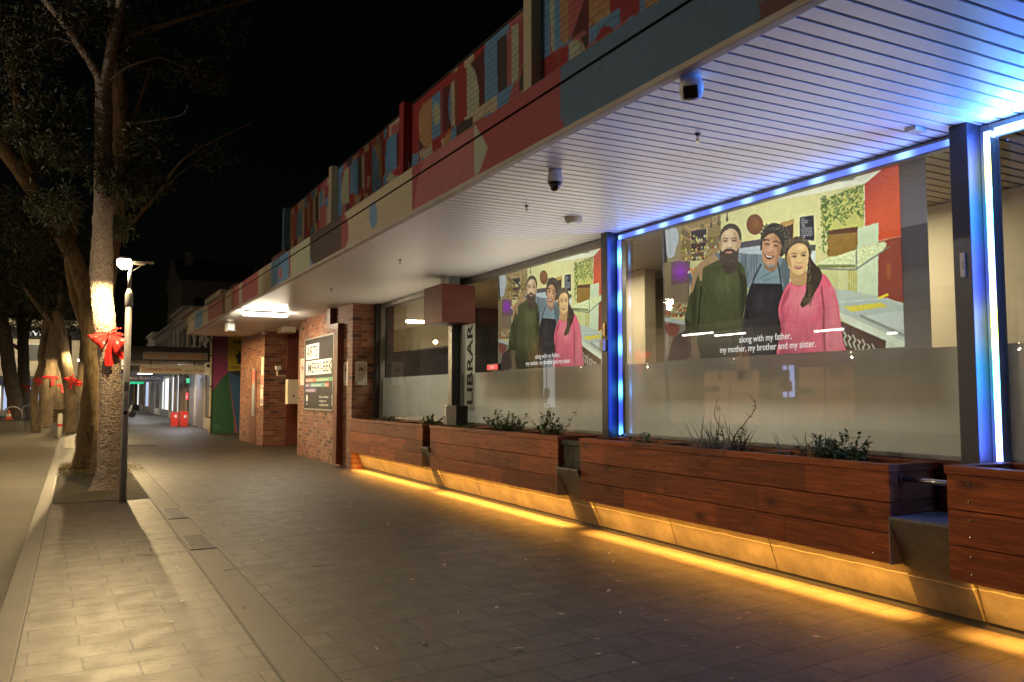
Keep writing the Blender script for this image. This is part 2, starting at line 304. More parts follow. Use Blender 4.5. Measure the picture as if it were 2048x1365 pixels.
def thing(name, label, cat, loc=(0, 0, 0), group=None):
    o = bpy.data.objects.new(name, None); COL.objects.link(o); o.location = loc; o.empty_display_size = .1
    return tag(o, label, cat, group)
def dup(root, delta, label=None, group=None):
    r = root.copy(); COL.objects.link(r); r.location = root.location+Vector(delta)
    if label: r['label'] = label
    if group: r['group'] = group
    for ch in list(root.children):
        c = ch.copy(); COL.objects.link(c); c.parent = r; c.matrix_parent_inverse = ch.matrix_parent_inverse.copy()
        for g in ch.children:
            d = g.copy(); COL.objects.link(d); d.parent = c; d.matrix_parent_inverse = g.matrix_parent_inverse.copy()
    return r
def sheet(name, x0, x1, y0, y1, z, mat, nx=1, ny=1, fz=None):
    mb = MB(); vs = [(x0+(x1-x0)*i/nx, y0+(y1-y0)*j/ny, z) for j in range(ny+1) for i in range(nx+1)]
    if fz: vs = [(x, y, z+fz(x, y)) for x, y, z in vs]
    mb.add(vs, [(j*(nx+1)+i, j*(nx+1)+i+1, (j+1)*(nx+1)+i+1, (j+1)*(nx+1)+i) for j in range(ny) for i in range(nx)])
    return tag(obj(name, mb, mat, smooth=bool(fz)), kind='structure')

# ------------------------------------------------------------------ painting flat surfaces (murals, posters, the projected picture) point by point
def smoothpoly(p, k=5):
    p = np.asarray(p, float); n = len(p); out = []
    for i in range(n):
        a, b, c, d = p[i-1], p[i], p[(i+1) % n], p[(i+2) % n]
        for u in np.linspace(0, 1, k, endpoint=False): out.append(.5*(2*b+(c-a)*u+(2*a-5*b+4*c-d)*u*u+(3*b-a-3*c+d)*u**3))
    return np.array(out)
class Paint:
    def __init__(s, P0, U, V, nu, nv, base):
        P0, U, V = map(np.array, (P0, U, V)); s.nu, s.nv = nu, nv
        t, w = np.meshgrid(np.linspace(0, 1, nv), np.linspace(0, 1, nu), indexing='ij'); s.P = P0+w.reshape(-1, 1)*U+t.reshape(-1, 1)*V
        s.x, s.y = proj(s.P); s.c = np.tile(np.array(base, float), (nu*nv, 1)); s.o, s.k = (0, 0), 1.0
    def zoom(s, ox, oy, k): s.o, s.k = (ox, oy), k; return s
    def pts(s, p): return np.asarray(p, float)/s.k+np.array(s.o)
    def mask(s, p, sm=False, raw=False):
        p = np.asarray(p, float) if raw else s.pts(p)
        if sm: p = smoothpoly(p)
        m = np.zeros(len(s.x), bool); lo, hi = p.min(0), p.max(0)
        idx = np.where((s.x >= lo[0]) & (s.x <= hi[0]) & (s.y >= lo[1]) & (s.y <= hi[1]))[0]
        if len(idx) == 0: return m
        X, Y = s.x[idx], s.y[idx]; ins = np.zeros(len(idx), bool); j = len(p)-1
        for i in range(len(p)):
            a, b = p[i], p[j]; j = i
            if a[1] == b[1]: continue
            ins ^= ((a[1] > Y) != (b[1] > Y)) & (X < (b[0]-a[0])*(Y-a[1])/(b[1]-a[1])+a[0])
        m[idx] = ins; return m
    def put(s, m, c, a=1.0):
        a = a[m][:, None] if hasattr(a, '__len__') else a
        s.c[m] = s.c[m]*(1-a)+np.array(c, float)*a
    def poly(s, p, c, sm=False, a=1.0, var=0.0):
        m = s.mask(p, sm); s.put(m, c, a)
        if var: s.c[m] += rng.normal(0, var, (m.sum(), 1))
    def ell(s, cx, cy, rx, ry, c, rot=0.0, soft=0.0, a=1.0):
        o = s.pts([(cx, cy)])[0]; dx, dy = (s.x-o[0])*s.k, (s.y-o[1])*s.k; cr, sr = math.cos(rot), math.sin(rot)
        d = np.hypot((dx*cr+dy*sr)/rx, (-dx*sr+dy*cr)/ry)
        if soft: al = np.clip((1-d)/soft, 0, 1)*a; s.c = s.c*(1-al[:, None])+np.array(c, float)*al[:, None]
        else: s.put(d < 1, c, a)
    def line(s, p, w, c, a=1.0):
        q = s.pts(p); w = w/s.k/2
        for (x0, y0), (x1, y1) in zip(q[:-1], q[1:]):
            L = max(1e-6, math.hypot(x1-x0, y1-y0)); t = np.clip(((s.x-x0)*(x1-x0)+(s.y-y0)*(y1-y0))/L**2, 0, 1)
            s.put(np.hypot(s.x-x0-t*(x1-x0), s.y-y0-t*(y1-y0)) < w, c, a)
    def build(s, name, mat, parent=None, gain=1.0):
        mb = MB(); mb.v = [tuple(p) for p in s.P]; nu = s.nu
        mb.f = [(j*nu+i, j*nu+i+1, (j+1)*nu+i+1, (j+1)*nu+i) for j in range(s.nv-1) for i in range(nu-1)]
        return obj(name, mb, mat, parent, cols=lin(np.clip(s.c, 0, 255))*gain)
def light(name, typ, loc, power, color, size=None, size_y=None, direction=None, spread=None, along=None):
    l = bpy.data.lights.new(name, typ); l.energy = power; l.color = color
    if typ == 'AREA':
        l.shape = 'RECTANGLE' if size_y else 'DISK'; l.size = size
        if size_y: l.size_y = size_y
        if spread: l.spread = spread
    elif size is not None and typ in ('POINT', 'SPOT'): l.shadow_soft_size = size
    o = bpy.data.objects.new(name, l); COL.objects.link(o); o.location = loc
    if along is not None:
        z = -Vector(direction).normalized(); y = Vector(along); y = (y-z*y.dot(z)).normalized(); x = y.cross(z); o.rotation_euler = Matrix((x, y, z)).transposed().to_euler()
    elif direction is not None: o.rotation_euler = Vector(direction).to_track_quat('-Z', 'Y').to_euler()
    return o
# ------------------------------------------------------------------ the ground
kx0, kx1 = -.41, -.25
sheet('pavement', kx1, 5.6, -4, 72, 0.0, 'paver')
sheet('paving_strip', 1.012, 1.268, -4, 34, .004, 'strip_stone')
mb = MB(); mb.box(kx0, kx1, -4, 33.5, -.3, .003, .008); tag(obj('kerb', mb, 'kerb_stone'), kind='structure')
sheet('road', -60, kx0, -40, 160, -.03, 'asphalt', 8, 8)
sheet('ground', -160, 160, -80, 320, -.36, 'asphalt')
sheet('far_pavement', -60, 5.6, 72.01, 160, -.012, 'paver')
sheet('opposite_pavement', -17.5, -12.5, -40, 60, .06, 'paver')
mb = MB(); x0 = at(150, 880, Z=0)[0]
tag(obj('tactile_paving', mb.box(-.22, .02, 25.6, 31.5, -.02, .006), 'paver_pale'), kind='structure')
def mound(x, y):
    e = min(1, max(0, min(x+.235, .995-x, y-12.75, 20.2-y)/.12))
    return e*(.075*math.exp(-((x-.48)**2+(y-13.85)**2)/.09)+.06*math.exp(-((x-.27)**2+(y-18.2)**2)/.3)+.012*mnoise.noise(Vector((x*3, y*3, 0))))
sheet('tree_pit', -.235, .995, 12.75, 20.2, .007, 'pit_soil', 40, 200, mound)
# drain covers and the trench grate
def grate(name, label, x0, x1, y0, y1, nx, ny, group=None, bar=.008):
    t = thing(name, label, 'drain cover', ((x0+x1)/2, (y0+y1)/2, 0), group)
    m = MB(); m.box(x0, x1, y0, y1, .003, .007); obj('pan', m, 'black_matt', t)
    m = MB(); w = .014
    for a in ((x0, x1, y0, y0+w), (x0, x1, y1-w, y1), (x0, x0+w, y0+w, y1-w), (x1-w, x1, y0+w, y1-w)): m.box(*a, .0075, .012)
    obj('frame', m, 'grey_plastic', t); m = MB()
    for i in range(1, nx): x = x0+(x1-x0)*i/nx; m.box(x-bar/2, x+bar/2, y0+w, y1-w, .0075, .0105)
    for j in range(1, ny): y = y0+(y1-y0)*j/ny; m.box(x0+w, x1-w, y-bar/2, y+bar/2, .0075, .0095)
    obj('bars', m, 'galvanised' if nx < 16 else 'dark_box', t)
grate('drain_grate', 'small square metal drain grate in the paving strip, nearer the lamp post', 1.03, 1.265, 10.5, 11.42, 10, 36)
grate('drain_grate', 'dark coarse drain grate in the paving strip beside the broken pavers', 1.025, 1.262, 8.33, 9.17, 18, 50)
grate('trench_grate', 'long slotted trench grate across the footpath behind the lamp post', 1.1, 2.2, 25.85, 26.2, 30, 2, bar=.02)
for x, wd in ((1.006, .016), (1.274, .007), (-.247, .01)): tag(obj('paving_joint', MB().box(x-wd/2, x+wd/2, -4, 34 if x > 0 else 12.7, -.02, .0025 if x < 0 else .0045), 'black_matt'), kind='structure')
# broken joints beside the second drain: dark gaps in the paving
mb = MB()
for a, b, w in (((.62, 9.05), (.98, 9.2), .02), ((.98, 9.2), (1.0, 8.96), .02), ((.55, 8.36), (.72, 8.22), .025), ((.72, 8.22), (1.0, 8.3), .012), ((.72, 8.08), (.72, 8.22), .014), ((.42, 8.18), (.42, 8.02), .016), ((.42, 8.18), (.52, 8.17), .012), ((.69, 8.62), (.69, 8.44), .018)):
    a, b = Vector((*a, .005)), Vector((*b, .005)); n = Vector((-(b-a).y, (b-a).x, 0)).normalized()*w/2; mb.quad(a-n, b-n, b+n, a+n)
tag(obj('paving_crack', mb, 'black_matt'), kind='structure')

# ------------------------------------------------------------------ sky: a black winter night with a very dim sun added as fill
w = bpy.data.worlds.new('World'); SC.world = w; w.use_nodes = True; T = NT(w.node_tree); T.n.clear()
sky = T.new('ShaderNodeTexSky', {'sky_type': 'NISHITA', 'sun_disc': False, 'sun_elevation': math.radians(3), 'sun_rotation': math.radians(150)})
bg = T.new('ShaderNodeBackground', None, Color=sky.outputs[0], Strength=.00055); out = T.new('ShaderNodeOutputWorld', None, Surface=bg.outputs[0])
l = bpy.data.lights.new('fill_sun', 'SUN'); l.energy = .012; l.angle = math.radians(.5); l.color = (1, .93, .85)
mo = bpy.data.objects.new('fill_sun', l); COL.objects.link(mo); mo.rotation_euler = Vector((.5, .85, -.35)).to_track_quat('-Z', 'Y').to_euler()

# ------------------------------------------------------------------ camera and render settings
cam = bpy.data.cameras.new('camera'); cam.sensor_width = 36; cam.lens = 36*FPX/2048; cam.clip_end = 1000; cam.clip_start = .05
co = bpy.data.objects.new('camera', cam); COL.objects.link(co); SC.camera = co
co.matrix_world = Matrix(((RT[0], UP[0], -FW[0], 0), (RT[1], UP[1], -FW[1], 0), (RT[2], UP[2], -FW[2], CAMH), (0, 0, 0, 1)))
SC.view_settings.view_transform = 'Standard'; SC.view_settings.look = 'None'; SC.view_settings.exposure = 0; SC.view_settings.gamma = 1
c = SC.cycles; c.use_denoising = True; c.use_light_tree = True; c.max_bounces = 7; c.diffuse_bounces = 3; c.glossy_bounces = 4; c.transmission_bounces = 4; c.transparent_max_bounces = 12
c.sample_clamp_indirect = 4; c.caustics_reflective = False; c.caustics_refractive = False
try: c.denoiser = 'OPENIMAGEDENOISE'; c.denoising_input_passes = 'RGB_ALBEDO_NORMAL'
except Exception: pass
# ------------------------------------------------------------------ the library with its long painted canopy
LIB = thing('library_building', 'long low library building with a mural painted parapet, slatted canopy and tall shop windows', 'building', (5.5, 8, 0))
ZS, XF, YE = 3.37, 3.0, 26.35
mb = MB(); y = -3.2
while y < YE-.13:
    a0, a1 = y, y+.095
    s = lambda x: -.045*(x-3)
    vs = [(x, yy+s(x), z) for z in (ZS, ZS+.014) for (x, yy) in ((3.03, a0), (5.6, a0), (5.6, a1), (3.03, a1))]
    mb.add(vs, [(0, 3, 2, 1), (0, 1, 5, 4), (1, 2, 6, 5), (2, 3, 7, 6), (3, 0, 4, 7)]); y += .118
obj('soffit', mb, 'soffit_paint', LIB)
mb = MB(); mb.box(3.0, 5.62, -3.2, YE-.01, ZS+.0125, ZS+.05); obj('soffit_backing', mb, 'groove_paint', LIB)
mb = MB(); mb.box(2.965, 3.035, -3.2, YE+.03, ZS-.028, ZS+.012, .006); mb.box(3.036, 5.6, YE-.05, YE+.03, ZS-.028, ZS+.012); obj('soffit_trim', mb, 'cream_trim', LIB)
mb = MB(); mb.box(2.993, 5.6, -3.2, YE, ZS+.052, 3.8); obj('canopy_roof', mb, 'tin_roof', LIB)
CR, PK, RD, DR, BL, SL, MA, GR = (178, 168, 142), (164, 88, 92), (146, 36, 38), (84, 22, 24), (92, 140, 182), (58, 96, 130), (60, 46, 46), (164, 172, 148)
def fascia_paint(p):
    p.zoom(0, 0, 1)
    def band(x0, x1, c, curve=0):
        yb = lambda x: 870.4-.535*x; n = 7; L, R = [], []
        for k in range(n):
            t = k/(n-1); L.append((x0+curve*4*t*(1-t)*(-1), yb(x0)+14-(t*1.15)*(60+max(0, x0-380)*.28))); R.append((x1+curve*4*t*(1-t)*(-1), yb(x1)+14-(t*1.15)*(60+max(0, x1-380)*.28)))
        p.poly(L+R[::-1], c, var=3)
    for x0, x1, c in ((370, 390, CR), (390, 405, BL), (405, 416, CR), (416, 445, PK), (445, 450, DR), (450, 463, CR), (463, 478, PK), (478, 484, CR), (484, 516, PK), (516, 542, CR), (542, 578, BL), (578, 581, RD), (581, 620, GR), (620, 684, MA), (684, 826, CR), (826, 948, PK), (948, 1126, RD), (1126, 1550, SL), (1550, 1800, DR), (1800, 2300, PK)): band(x0, x1, c)
    p.zoom(360, 260, 2.967)
    p.ell(595, 850, 11, 36, PK); p.poly([(775, 660), (800, 640), (965, 545), (965, 730), (870, 790), (800, 810), (782, 760)], MA, True, var=3); p.poly([(775, 770), (800, 815), (770, 830)], BL)
    p.poly([(960, 500), (985, 515), (998, 570), (998, 640), (985, 690), (960, 745)], (140, 62, 62), True); p.ell(1147, 508, 23, 78, BL); p.poly([(1380, 200), (1440, 190), (1410, 300), (1390, 400), (1378, 420)], RD)
    p.poly([(1748, -40), (1770, 0), (1826, 100), (1800, 190), (1750, 310)], GR)
    p.zoom(560, 280, 5.687); p.poly([(1500, 340), (1640, 240), (1560, 450), (1530, 700), (1505, 900)], RD)
    p.zoom(800, 120, 5.688); p.poly([(840, 740), (895, 830), (990, 975), (930, 1180), (850, 1365), (842, 1100)], GR); p.zoom(920, 0, 5.389); p.poly([(1085, 690), (1120, 720), (1115, 1300), (1080, 1300)], SL)
    p.zoom(800, 0, 2.2756); p.poly([(1660, 0), (1640, 70), (1600, 130), (1520, 190), (1700, 150), (2000, -20)], DR, True)
p = Paint((2.985, -1.2, ZS-.005), (0, YE+1.2, 0), (0, 0, .355), 2000, 14, PK); fascia_paint(p); p.build('fascia', 'painted_board', LIB)
p = Paint((2.962, -1.2, 3.724), (0, YE+1.2, 0), (0, 0, .108), 2000, 5, PK); fascia_paint(p); p.build('fascia_cap', 'painted_board', LIB)
mb = MB(); mb.box(2.966, 3.05, -3.2, YE, 3.726, 3.838); mb.box(2.988, 3.05, -3.2, YE, ZS-.004, 3.724); obj('fascia_backing', mb, 'dark_box', LIB)
# the parapet mural
p = Paint((4.9, 4.2, 3.75), (0, 17.3, 0), (0, 0, 2.68), 1150, 90, DR)
yy = 4.2
while yy < 21.5:
    wy = random.uniform(.12, .42); zz = random.choice((3.6, 4.3, 4.9, 5.3)); m = (p.P[:, 1] >= yy) & (p.P[:, 1] < yy+wy) & (p.P[:, 2] > zz-.25*np.abs(p.P[:, 1]-yy-wy/2)/wy*2); p.put(m, random.choice((CR, BL, CR, BL, MA, PK, GR, RD, (165, 128, 92)))); m = (p.P[:, 1] >= yy) & (p.P[:, 1] < yy+wy) & (p.P[:, 2] < 4.35+.4*np.sin(yy*9)); p.put(m, random.choice((CR, RD, DR, BL, MA))); yy += wy
p.zoom(920, 0, 5.389)
for q, c, sm in (([(-600, 900), (0, 760), (70, 720), (75, 1250), (-600, 1900)], RD, 0), ([(110, 680), (260, 545), (265, 1110), (205, 1150), (190, 880)], DR, 0), ([(70, 720), (110, 690), (160, 760), (190, 880), (207, 1000), (205, 1170), (140, 1290), (75, 1250)], GR, 0), ([(135, 1200), (400, 1020), (400, 1180), (135, 1330)], CR, 0),
    ([(262, 545), (400, 440), (400, 1010), (350, 1040), (300, 1000), (268, 900)], BL, 0), ([(400, 440), (505, 345), (508, 950), (405, 1010)], MA, 0), ([(505, 340), (552, 310), (555, 905), (512, 935)], PK, 0), ([(552, 300), (630, 240), (635, 860), (555, 905)], GR, 0),
    ([(665, 190), (790, 90), (790, 740), (645, 860), (690, 650), (705, 400)], DR, 0), ([(630, 240), (665, 230), (700, 340), (707, 480), (690, 650), (640, 800)], (140, 58, 62), 0), ([(510, 935), (580, 900), (530, 1060), (505, 1080)], BL, 0), ([(640, 860), (790, 740), (720, 960), (640, 1000)], MA, 0), ([(790, 740), (800, 890), (730, 940), (760, 800)], BL, 0), ([(790, 600), (870, 620), (875, 860), (800, 890)], CR, 0),
    ([(960, -300), (1015, -300), (1020, 575), (985, 520)], GR, 0), ([(1015, -300), (1072, -300), (1080, 420), (1130, 480), (1020, 560)], BL, 0), ([(1070, -300), (1168, -300), (1170, 460), (1120, 470), (1085, 400)], (165, 128, 92), 0), ([(1168, -300), (1400, -300), (1340, 0), (1180, 440), (1170, 440)], PK, 0), ([(1340, 0), (1400, -200), (1385, 310), (1190, 430)], DR, 0),
    ([(1385, -300), (1600, -300), (1615, 140), (1390, 290)], (165, 128, 92), 0), ([(1615, -300), (1960, -300), (1930, 140), (1730, 260), (1725, 90), (1615, 140)], RD, 0), ([(1390, 300), (1720, 90), (1725, 270), (1390, 500)], BL, 0), ([(1460, 450), (1500, 340), (1570, 285), (1630, 300), (1650, 340), (1560, 400)], RD, 1), ([(1015, 570), (1170, 480), (1165, 660), (900, 840), (880, 660)], RD, 0), ([(1172, 460), (1250, 430), (1310, 460), (1355, 545), (1180, 650)], GR, 0), ([(1300, 410), (1385, 330), (1385, 500), (1355, 530)], MA, 0)): p.poly(q, c, bool(sm))
p.zoom(800, 120, 5.688)
for q, c, sm in (([(-100, 760), (40, 660), (40, 1280), (-100, 1340)], PK, 0), ([(130, 620), (210, 550), (210, 1080), (130, 1140)], RD, 0), ([(40, 1100), (130, 1090), (130, 1220), (40, 1260)], BL, 0), ([(215, 620), (260, 500), (363, 430), (365, 980), (280, 995), (230, 930), (212, 780)], (170, 132, 92), 0), ([(212, 900), (275, 992), (215, 1040)], MA, 0), ([(215, 1045), (365, 970), (365, 1060), (240, 1140)], CR, 0),
    ([(362, 425), (460, 350), (462, 860), (366, 910)], BL, 0), ([(460, 345), (490, 320), (490, 830), (462, 850)], (135, 56, 60), 0), ([(490, 320), (582, 265), (585, 760), (490, 830)], DR, 0), ([(580, 285), (558, 400), (550, 520), (556, 640), (580, 745)], BL, 0), ([(583, 260), (620, 235), (625, 750), (585, 760)], CR, 0), ([(620, 235), (662, 180), (662, 720), (625, 750)], (120, 62, 46), 0), ([(662, 180), (757, 95), (762, 640), (700, 640), (665, 540)], RD, 0),
    ([(370, 910), (460, 870), (480, 990), (370, 1060)], RD, 0), ([(490, 1000), (510, 880), (585, 780), (585, 910)], (165, 128, 80), 0), ([(590, 780), (640, 760), (640, 880), (590, 910)], BL, 0), ([(640, 740), (830, 640), (830, 760), (640, 880)], MA, 0)): p.poly(q, c, bool(sm))
p.ell(415, 610, 44, 125, GR)
p.zoom(560, 280, 5.687)
for q, c, sm in (([(1055, 70), (1165, -10), (1165, 450), (1130, 440)], (165, 140, 104), 0), ([(960, 150), (1045, 85), (1045, 600), (960, 620)], RD, 0), ([(990, 420), (1035, 400), (1010, 540), (990, 560)], CR, 0), ([(1045, 90), (1090, 120), (1120, 250), (1125, 440), (1160, 430), (1155, 560), (1045, 610)], BL, 0), ([(925, 180), (960, 150), (962, 575), (932, 540)], CR, 0), ([(885, 210), (925, 175), (930, 545), (885, 610)], MA, 0), ([(840, 240), (890, 205), (885, 625), (795, 630), (800, 290)], BL, 0), ([(782, 310), (800, 290), (795, 690), (785, 700)], RD, 0),
    ([(740, 340), (782, 310), (785, 715), (700, 735), (690, 620), (710, 460)], GR, 0), ([(690, 400), (740, 340), (705, 480), (690, 600)], RD, 0), ([(640, 430), (700, 380), (690, 710), (640, 750)], BL, 0), ([(505, 550), (580, 480), (580, 750), (500, 760)], (140, 64, 66), 0), ([(512, 670), (540, 645), (580, 660), (580, 750), (510, 745)], BL, 0), ([(488, 555), (505, 545), (502, 740), (488, 750)], CR, 0), ([(448, 600), (490, 570), (490, 750), (450, 780)], BL, 0), ([(436, 610), (450, 600), (452, 900), (440, 920)], CR, 0), ([(405, 650), (436, 620), (440, 900), (405, 960)], MA, 0), ([(375, 665), (405, 640), (405, 960), (375, 990)], CR, 0), ([(345, 690), (375, 660), (372, 1000), (345, 1010)], (125, 62, 52), 0), ([(300, 720), (338, 690), (338, 1010), (318, 1040)], (160, 132, 96), 0), ([(280, 745), (300, 790), (320, 1050), (275, 1140)], RD, 0), ([(258, 760), (280, 745), (272, 1100), (258, 1060)], CR, 0), ([(195, 850), (245, 765), (245, 1090), (185, 1115)], BL, 0), ([(135, 850), (195, 820), (180, 1130), (135, 1140)], PK, 0),
    ([(1160, 0), (1225, -40), (1195, 390), (1160, 430)], RD, 0), ([(1210, 0), (1325, -80), (1325, 310), (1200, 400), (1192, 200)], BL, 0), ([(1325, -80), (1360, -100), (1355, 300), (1325, 320)], DR, 0), ([(1360, -90), (1400, -110), (1395, 250), (1358, 310)], PK, 0), ([(1400, -100), (1580, -180), (1575, 150), (1400, 200)], RD, 0), ([(1280, 360), (1400, 280), (1400, 390), (1310, 420)], RD, 0), ([(1400, 200), (1580, 150), (1570, 300), (1400, 350)], BL, 0), ([(1210, 410), (1260, 365), (1310, 430), (1210, 480)], GR, 0), ([(790, 620), (840, 600), (850, 720), (780, 800)], RD, 0), ([(860, 660), (930, 610), (900, 720), (860, 740)], CR, 0)): p.poly(q, c, bool(sm))
p.build('parapet', 'painted_brick', LIB)
mb = MB(); mb.box(4.903, 5.2, -3, 21.5, 3.8, 6.425); mb.box(4.88, 5.22, -3, 21.52, 6.432, 6.46, .006); mb.box(4.905, 9, -3, 26.3, 3.39, 3.8); obj('parapet_wall', mb, 'dark_box', LIB)
for yy, c in ((21.42, 'painted_board'), (16.95, 'painted_board'), (12.6, 'painted_board'), (8.27, 'painted_board')):
    mb = MB(); mb.box(4.74, 4.895, yy-.1, yy+.1, 3.8, 6.49, .01); n = len(mb.v)
    obj('parapet_pier', mb, c, LIB, cols=lin(np.tile(np.array(CR if yy < 20 and yy != 12.6 else (BL if yy > 20 else RD)), (n, 1))))
for yy in (15.2, 20.2):
    mb = MB(); mb.box(3.35, 4.1, yy-.3, yy+.9, 3.802, 4.22, .01); mb.box(3.34, 3.36, yy-.1, yy-.02, 3.9, 4.15); obj('roof_box', mb, 'box_red', LIB)
# dry weeds growing out of the gutter along the canopy edge
mb = MB()
for k in range(900):
    y = random.uniform(1.5, 26); d = mnoise.noise(Vector((y*.9, 3, 0)))
    if d < -.1 and random.random() < .8: continue
    x = random.uniform(3.06, 3.3) if random.random() < .5 else random.uniform(4.5, 4.85); h = random.uniform(.06, .3)*(1.2+d); b = Vector((x, y, 3.8)); t = b+Vector((random.uniform(-.1, .05), random.uniform(-.1, .1), h)); sd = Vector((0, .005, 0))
    m = (b+t)/2+Vector((random.uniform(-.03, .03), random.uniform(-.03, .03), .02)); mb.add([b-sd, b+sd, m+sd*.7, m-sd*.7, t], [(0, 1, 2, 3), (3, 2, 4)], (.12, .09, .045))
tag(obj('dry_weeds', mb, 'leafy'), 'dry weeds growing along the top of the painted canopy', 'weeds', kind='stuff')

# ground-floor walls
mb = MB(); mb.box(4.92, 9, 15.75, 20.2, 0, 3.395); obj('brick_wall', mb, 'red_brick', LIB)
mb = MB(); mb.box(4.85, 9, 24.0, 27.8, 0, 3.395); mb.box(6.4, 6.6, 20.2, 24.0, 0, 3.395); obj('brick_wall', mb, 'red_brick', LIB)
mb = MB(); mb.box(4.838, 4.851, 25.05, 26.0, 0.02, 2.25); obj('wall_niche', mb, 'brown_paint', LIB)
mb = MB(); mb.box(5.47, 5.84, 23.9, 24.02, 0, 3.37, .01); obj('door_post', mb, 'brown_paint', LIB)
mb = MB(); mb.box(5.37, 5.56, 15.6, 15.745, .9, 3.37); obj('end_post', mb, 'dark_frame', LIB)
for y0, y1 in ((3.2, 3.33), (7.43, 7.55), (11.72, 11.86), (-1.0, -.87)):
    mb = MB(); mb.box(5.31, 5.56, y0, y1, .6, ZS+.005, .006); obj('column', mb, 'column_paint', LIB)
mb = MB(); mb.box(5.45, 5.7, -3, 15.6, 0, .985); mb.box(5.41, 5.53, -3, 15.6, .988, 1.03, .005); obj('sill_wall', mb, 'brown_paint', LIB)
def window(y0, y1, film=True):
    mb = MB(); mb.quad((5.5, y1-.05, 1.06), (5.5, y0+.05, 1.06), (5.5, y0+.05, 3.28), (5.5, y1-.05, 3.28)); w = obj('window', mb, 'window_glass', LIB)
    m = MB(); m.box(5.455, 5.545, y0+.002, y0+.052, 1.032, 3.36, .004); m.box(5.455, 5.545, y1-.052, y1-.002, 1.032, 3.36, .004); m.box(5.46, 5.54, y0+.053, y1-.053, 3.275, 3.36, .004); m.box(5.46, 5.54, y0+.053, y1-.053, 1.032, 1.065, .004)
    f = obj('frame', m, 'aluminium'); f.parent = w
    m = MB(); m.quad((5.512, y1-.05, 1.06), (5.512, y0+.05, 1.06), (5.512, y0+.05, 1.845), (5.512, y1-.05, 1.845)); f = obj('frosted_film', m, 'frosted_film'); f.parent = w
    return w
WINS = [window(*a) for a in ((11.86, 15.6), (7.55, 11.72), (3.33, 7.43), (-.87, 3.2))]
m = MB(); m.quad((5.506, 11.62, 1.25), (5.506, 11.27, 1.25), (5.506, 11.27, 3.22), (5.506, 11.62, 3.22)); f = obj('lettering_film', m, 'frosted_film'); f.parent = WINS[1]
m = MB(); m.text('LIBRARY', (5.496, 11.34, 1.33), (0, 0, 1), (0, 1, 0), .2, 'LEFT', 1.42, .018); f = obj('lettering', m, 'ink'); f.parent = WINS[1]
m = MB(); m.text('24', (5.496, 2.98, 1.97), (0, -1, 0), (0, 0, 1), .14, 'LEFT', 1, .01); f = obj('lettering', m, 'letter_white'); f.parent = WINS[3]
# what shows of the room behind the glass
mb = MB(); mb.box(10, 10.2, -3, 15.7, 0, 3.5); mb.box(5.7, 10, -3.2, -3, 0, 3.5); obj('inner_wall', mb, 'interior_wall', LIB)
mb = MB(); mb.box(5.56, 10, 15.55, 15.74, 0, 3.37); obj('inner_wall', mb, 'interior_dark', LIB)
mb = MB(); y = -2.9
while y < 15.4: mb.box(5.62, 10, y, y+.1, 3.38, 3.4); y += .13
obj('inner_ceiling', mb, 'interior_wall', LIB)
mb = MB(); mb.box(5.62, 10, -3, 15.6, 3.405, 3.42); obj('ceiling_backing', mb, 'interior_dark', LIB)
mb = MB(); mb.box(5.7, 10, -3, 15.55, .02, .06); obj('inner_floor', mb, 'carpet', LIB)
mb = MB(); mb.box(7.4, 7.6, 3.0, 7.6, 0, 3.37); mb.box(7.4, 7.6, 9.4, 12.0, 0, 3.37); obj('partition', mb, 'interior_wall', LIB)
obj('partition', MB().box(5.75, 10, 2.55, 2.7, 0.06, 3.37), 'interior_dark', LIB)  # dark wall added to keep the other rooms' lamplight out of this bay

# half lowered blind and dark shelving seen through the far window
t = thing('roller_blind', 'half lowered beige roller blind inside the far window next to the brick wall', 'blind', (5.66, 13.6, 2.4))
mb = MB(); mb.box(5.655, 5.659, 11.95, 15.35, 2.36, 3.3); obj('fabric', mb, 'blind_beige', t); mb = MB(); mb.box(5.645, 5.67, 11.95, 15.35, 2.33, 2.358, .004); obj('bottom_bar', mb, 'dark_box', t)
t = thing('bookshelf', 'dark bookshelf standing in the room behind the far window', 'bookshelf', (8, 13.5, .06))
mb = MB(); mb.box(7.9, 8.3, 11.6, 15.3, .06, 2.1); obj('case', mb, 'interior_dark', t)
for k in range(5): obj('shelf', MB().box(7.86, 7.898, 11.62, 15.28, .4+k*.4, .43+k*.4), 'cream_plastic', t)
# ------------------------------------------------------------------ the projected picture (traced as flat colour on the screen)
XS = 5.65
p = Paint((XS, 6.83, 1.872), (0, -2.87, 0), (0, 0, 1.50), 640, 334, (196, 190, 130)); p.zoom(1220, 320, 2.528)
P = p.poly
n1 = rng.normal(0, 1, len(p.x))
p.c *= (1+.10*np.sin(p.P[:, 1]*1.4)[:, None]); p.c[:, 2] *= .93
P([(200, 380), (640, 240), (1075, 165), (1290, 118), (1400, 30), (1500, -20), (200, 200)], (218, 218, 188), a=.92); P([(1160, 112), (1210, 70), (1310, 60), (1250, 100)], (128, 128, 118)); P([(1230, 100), (1300, 40), (1330, 60), (1290, 120)], (205, 205, 175))
P([(272, 345), (360, 325), (360, 520), (310, 510), (272, 520)], (150, 134, 88))
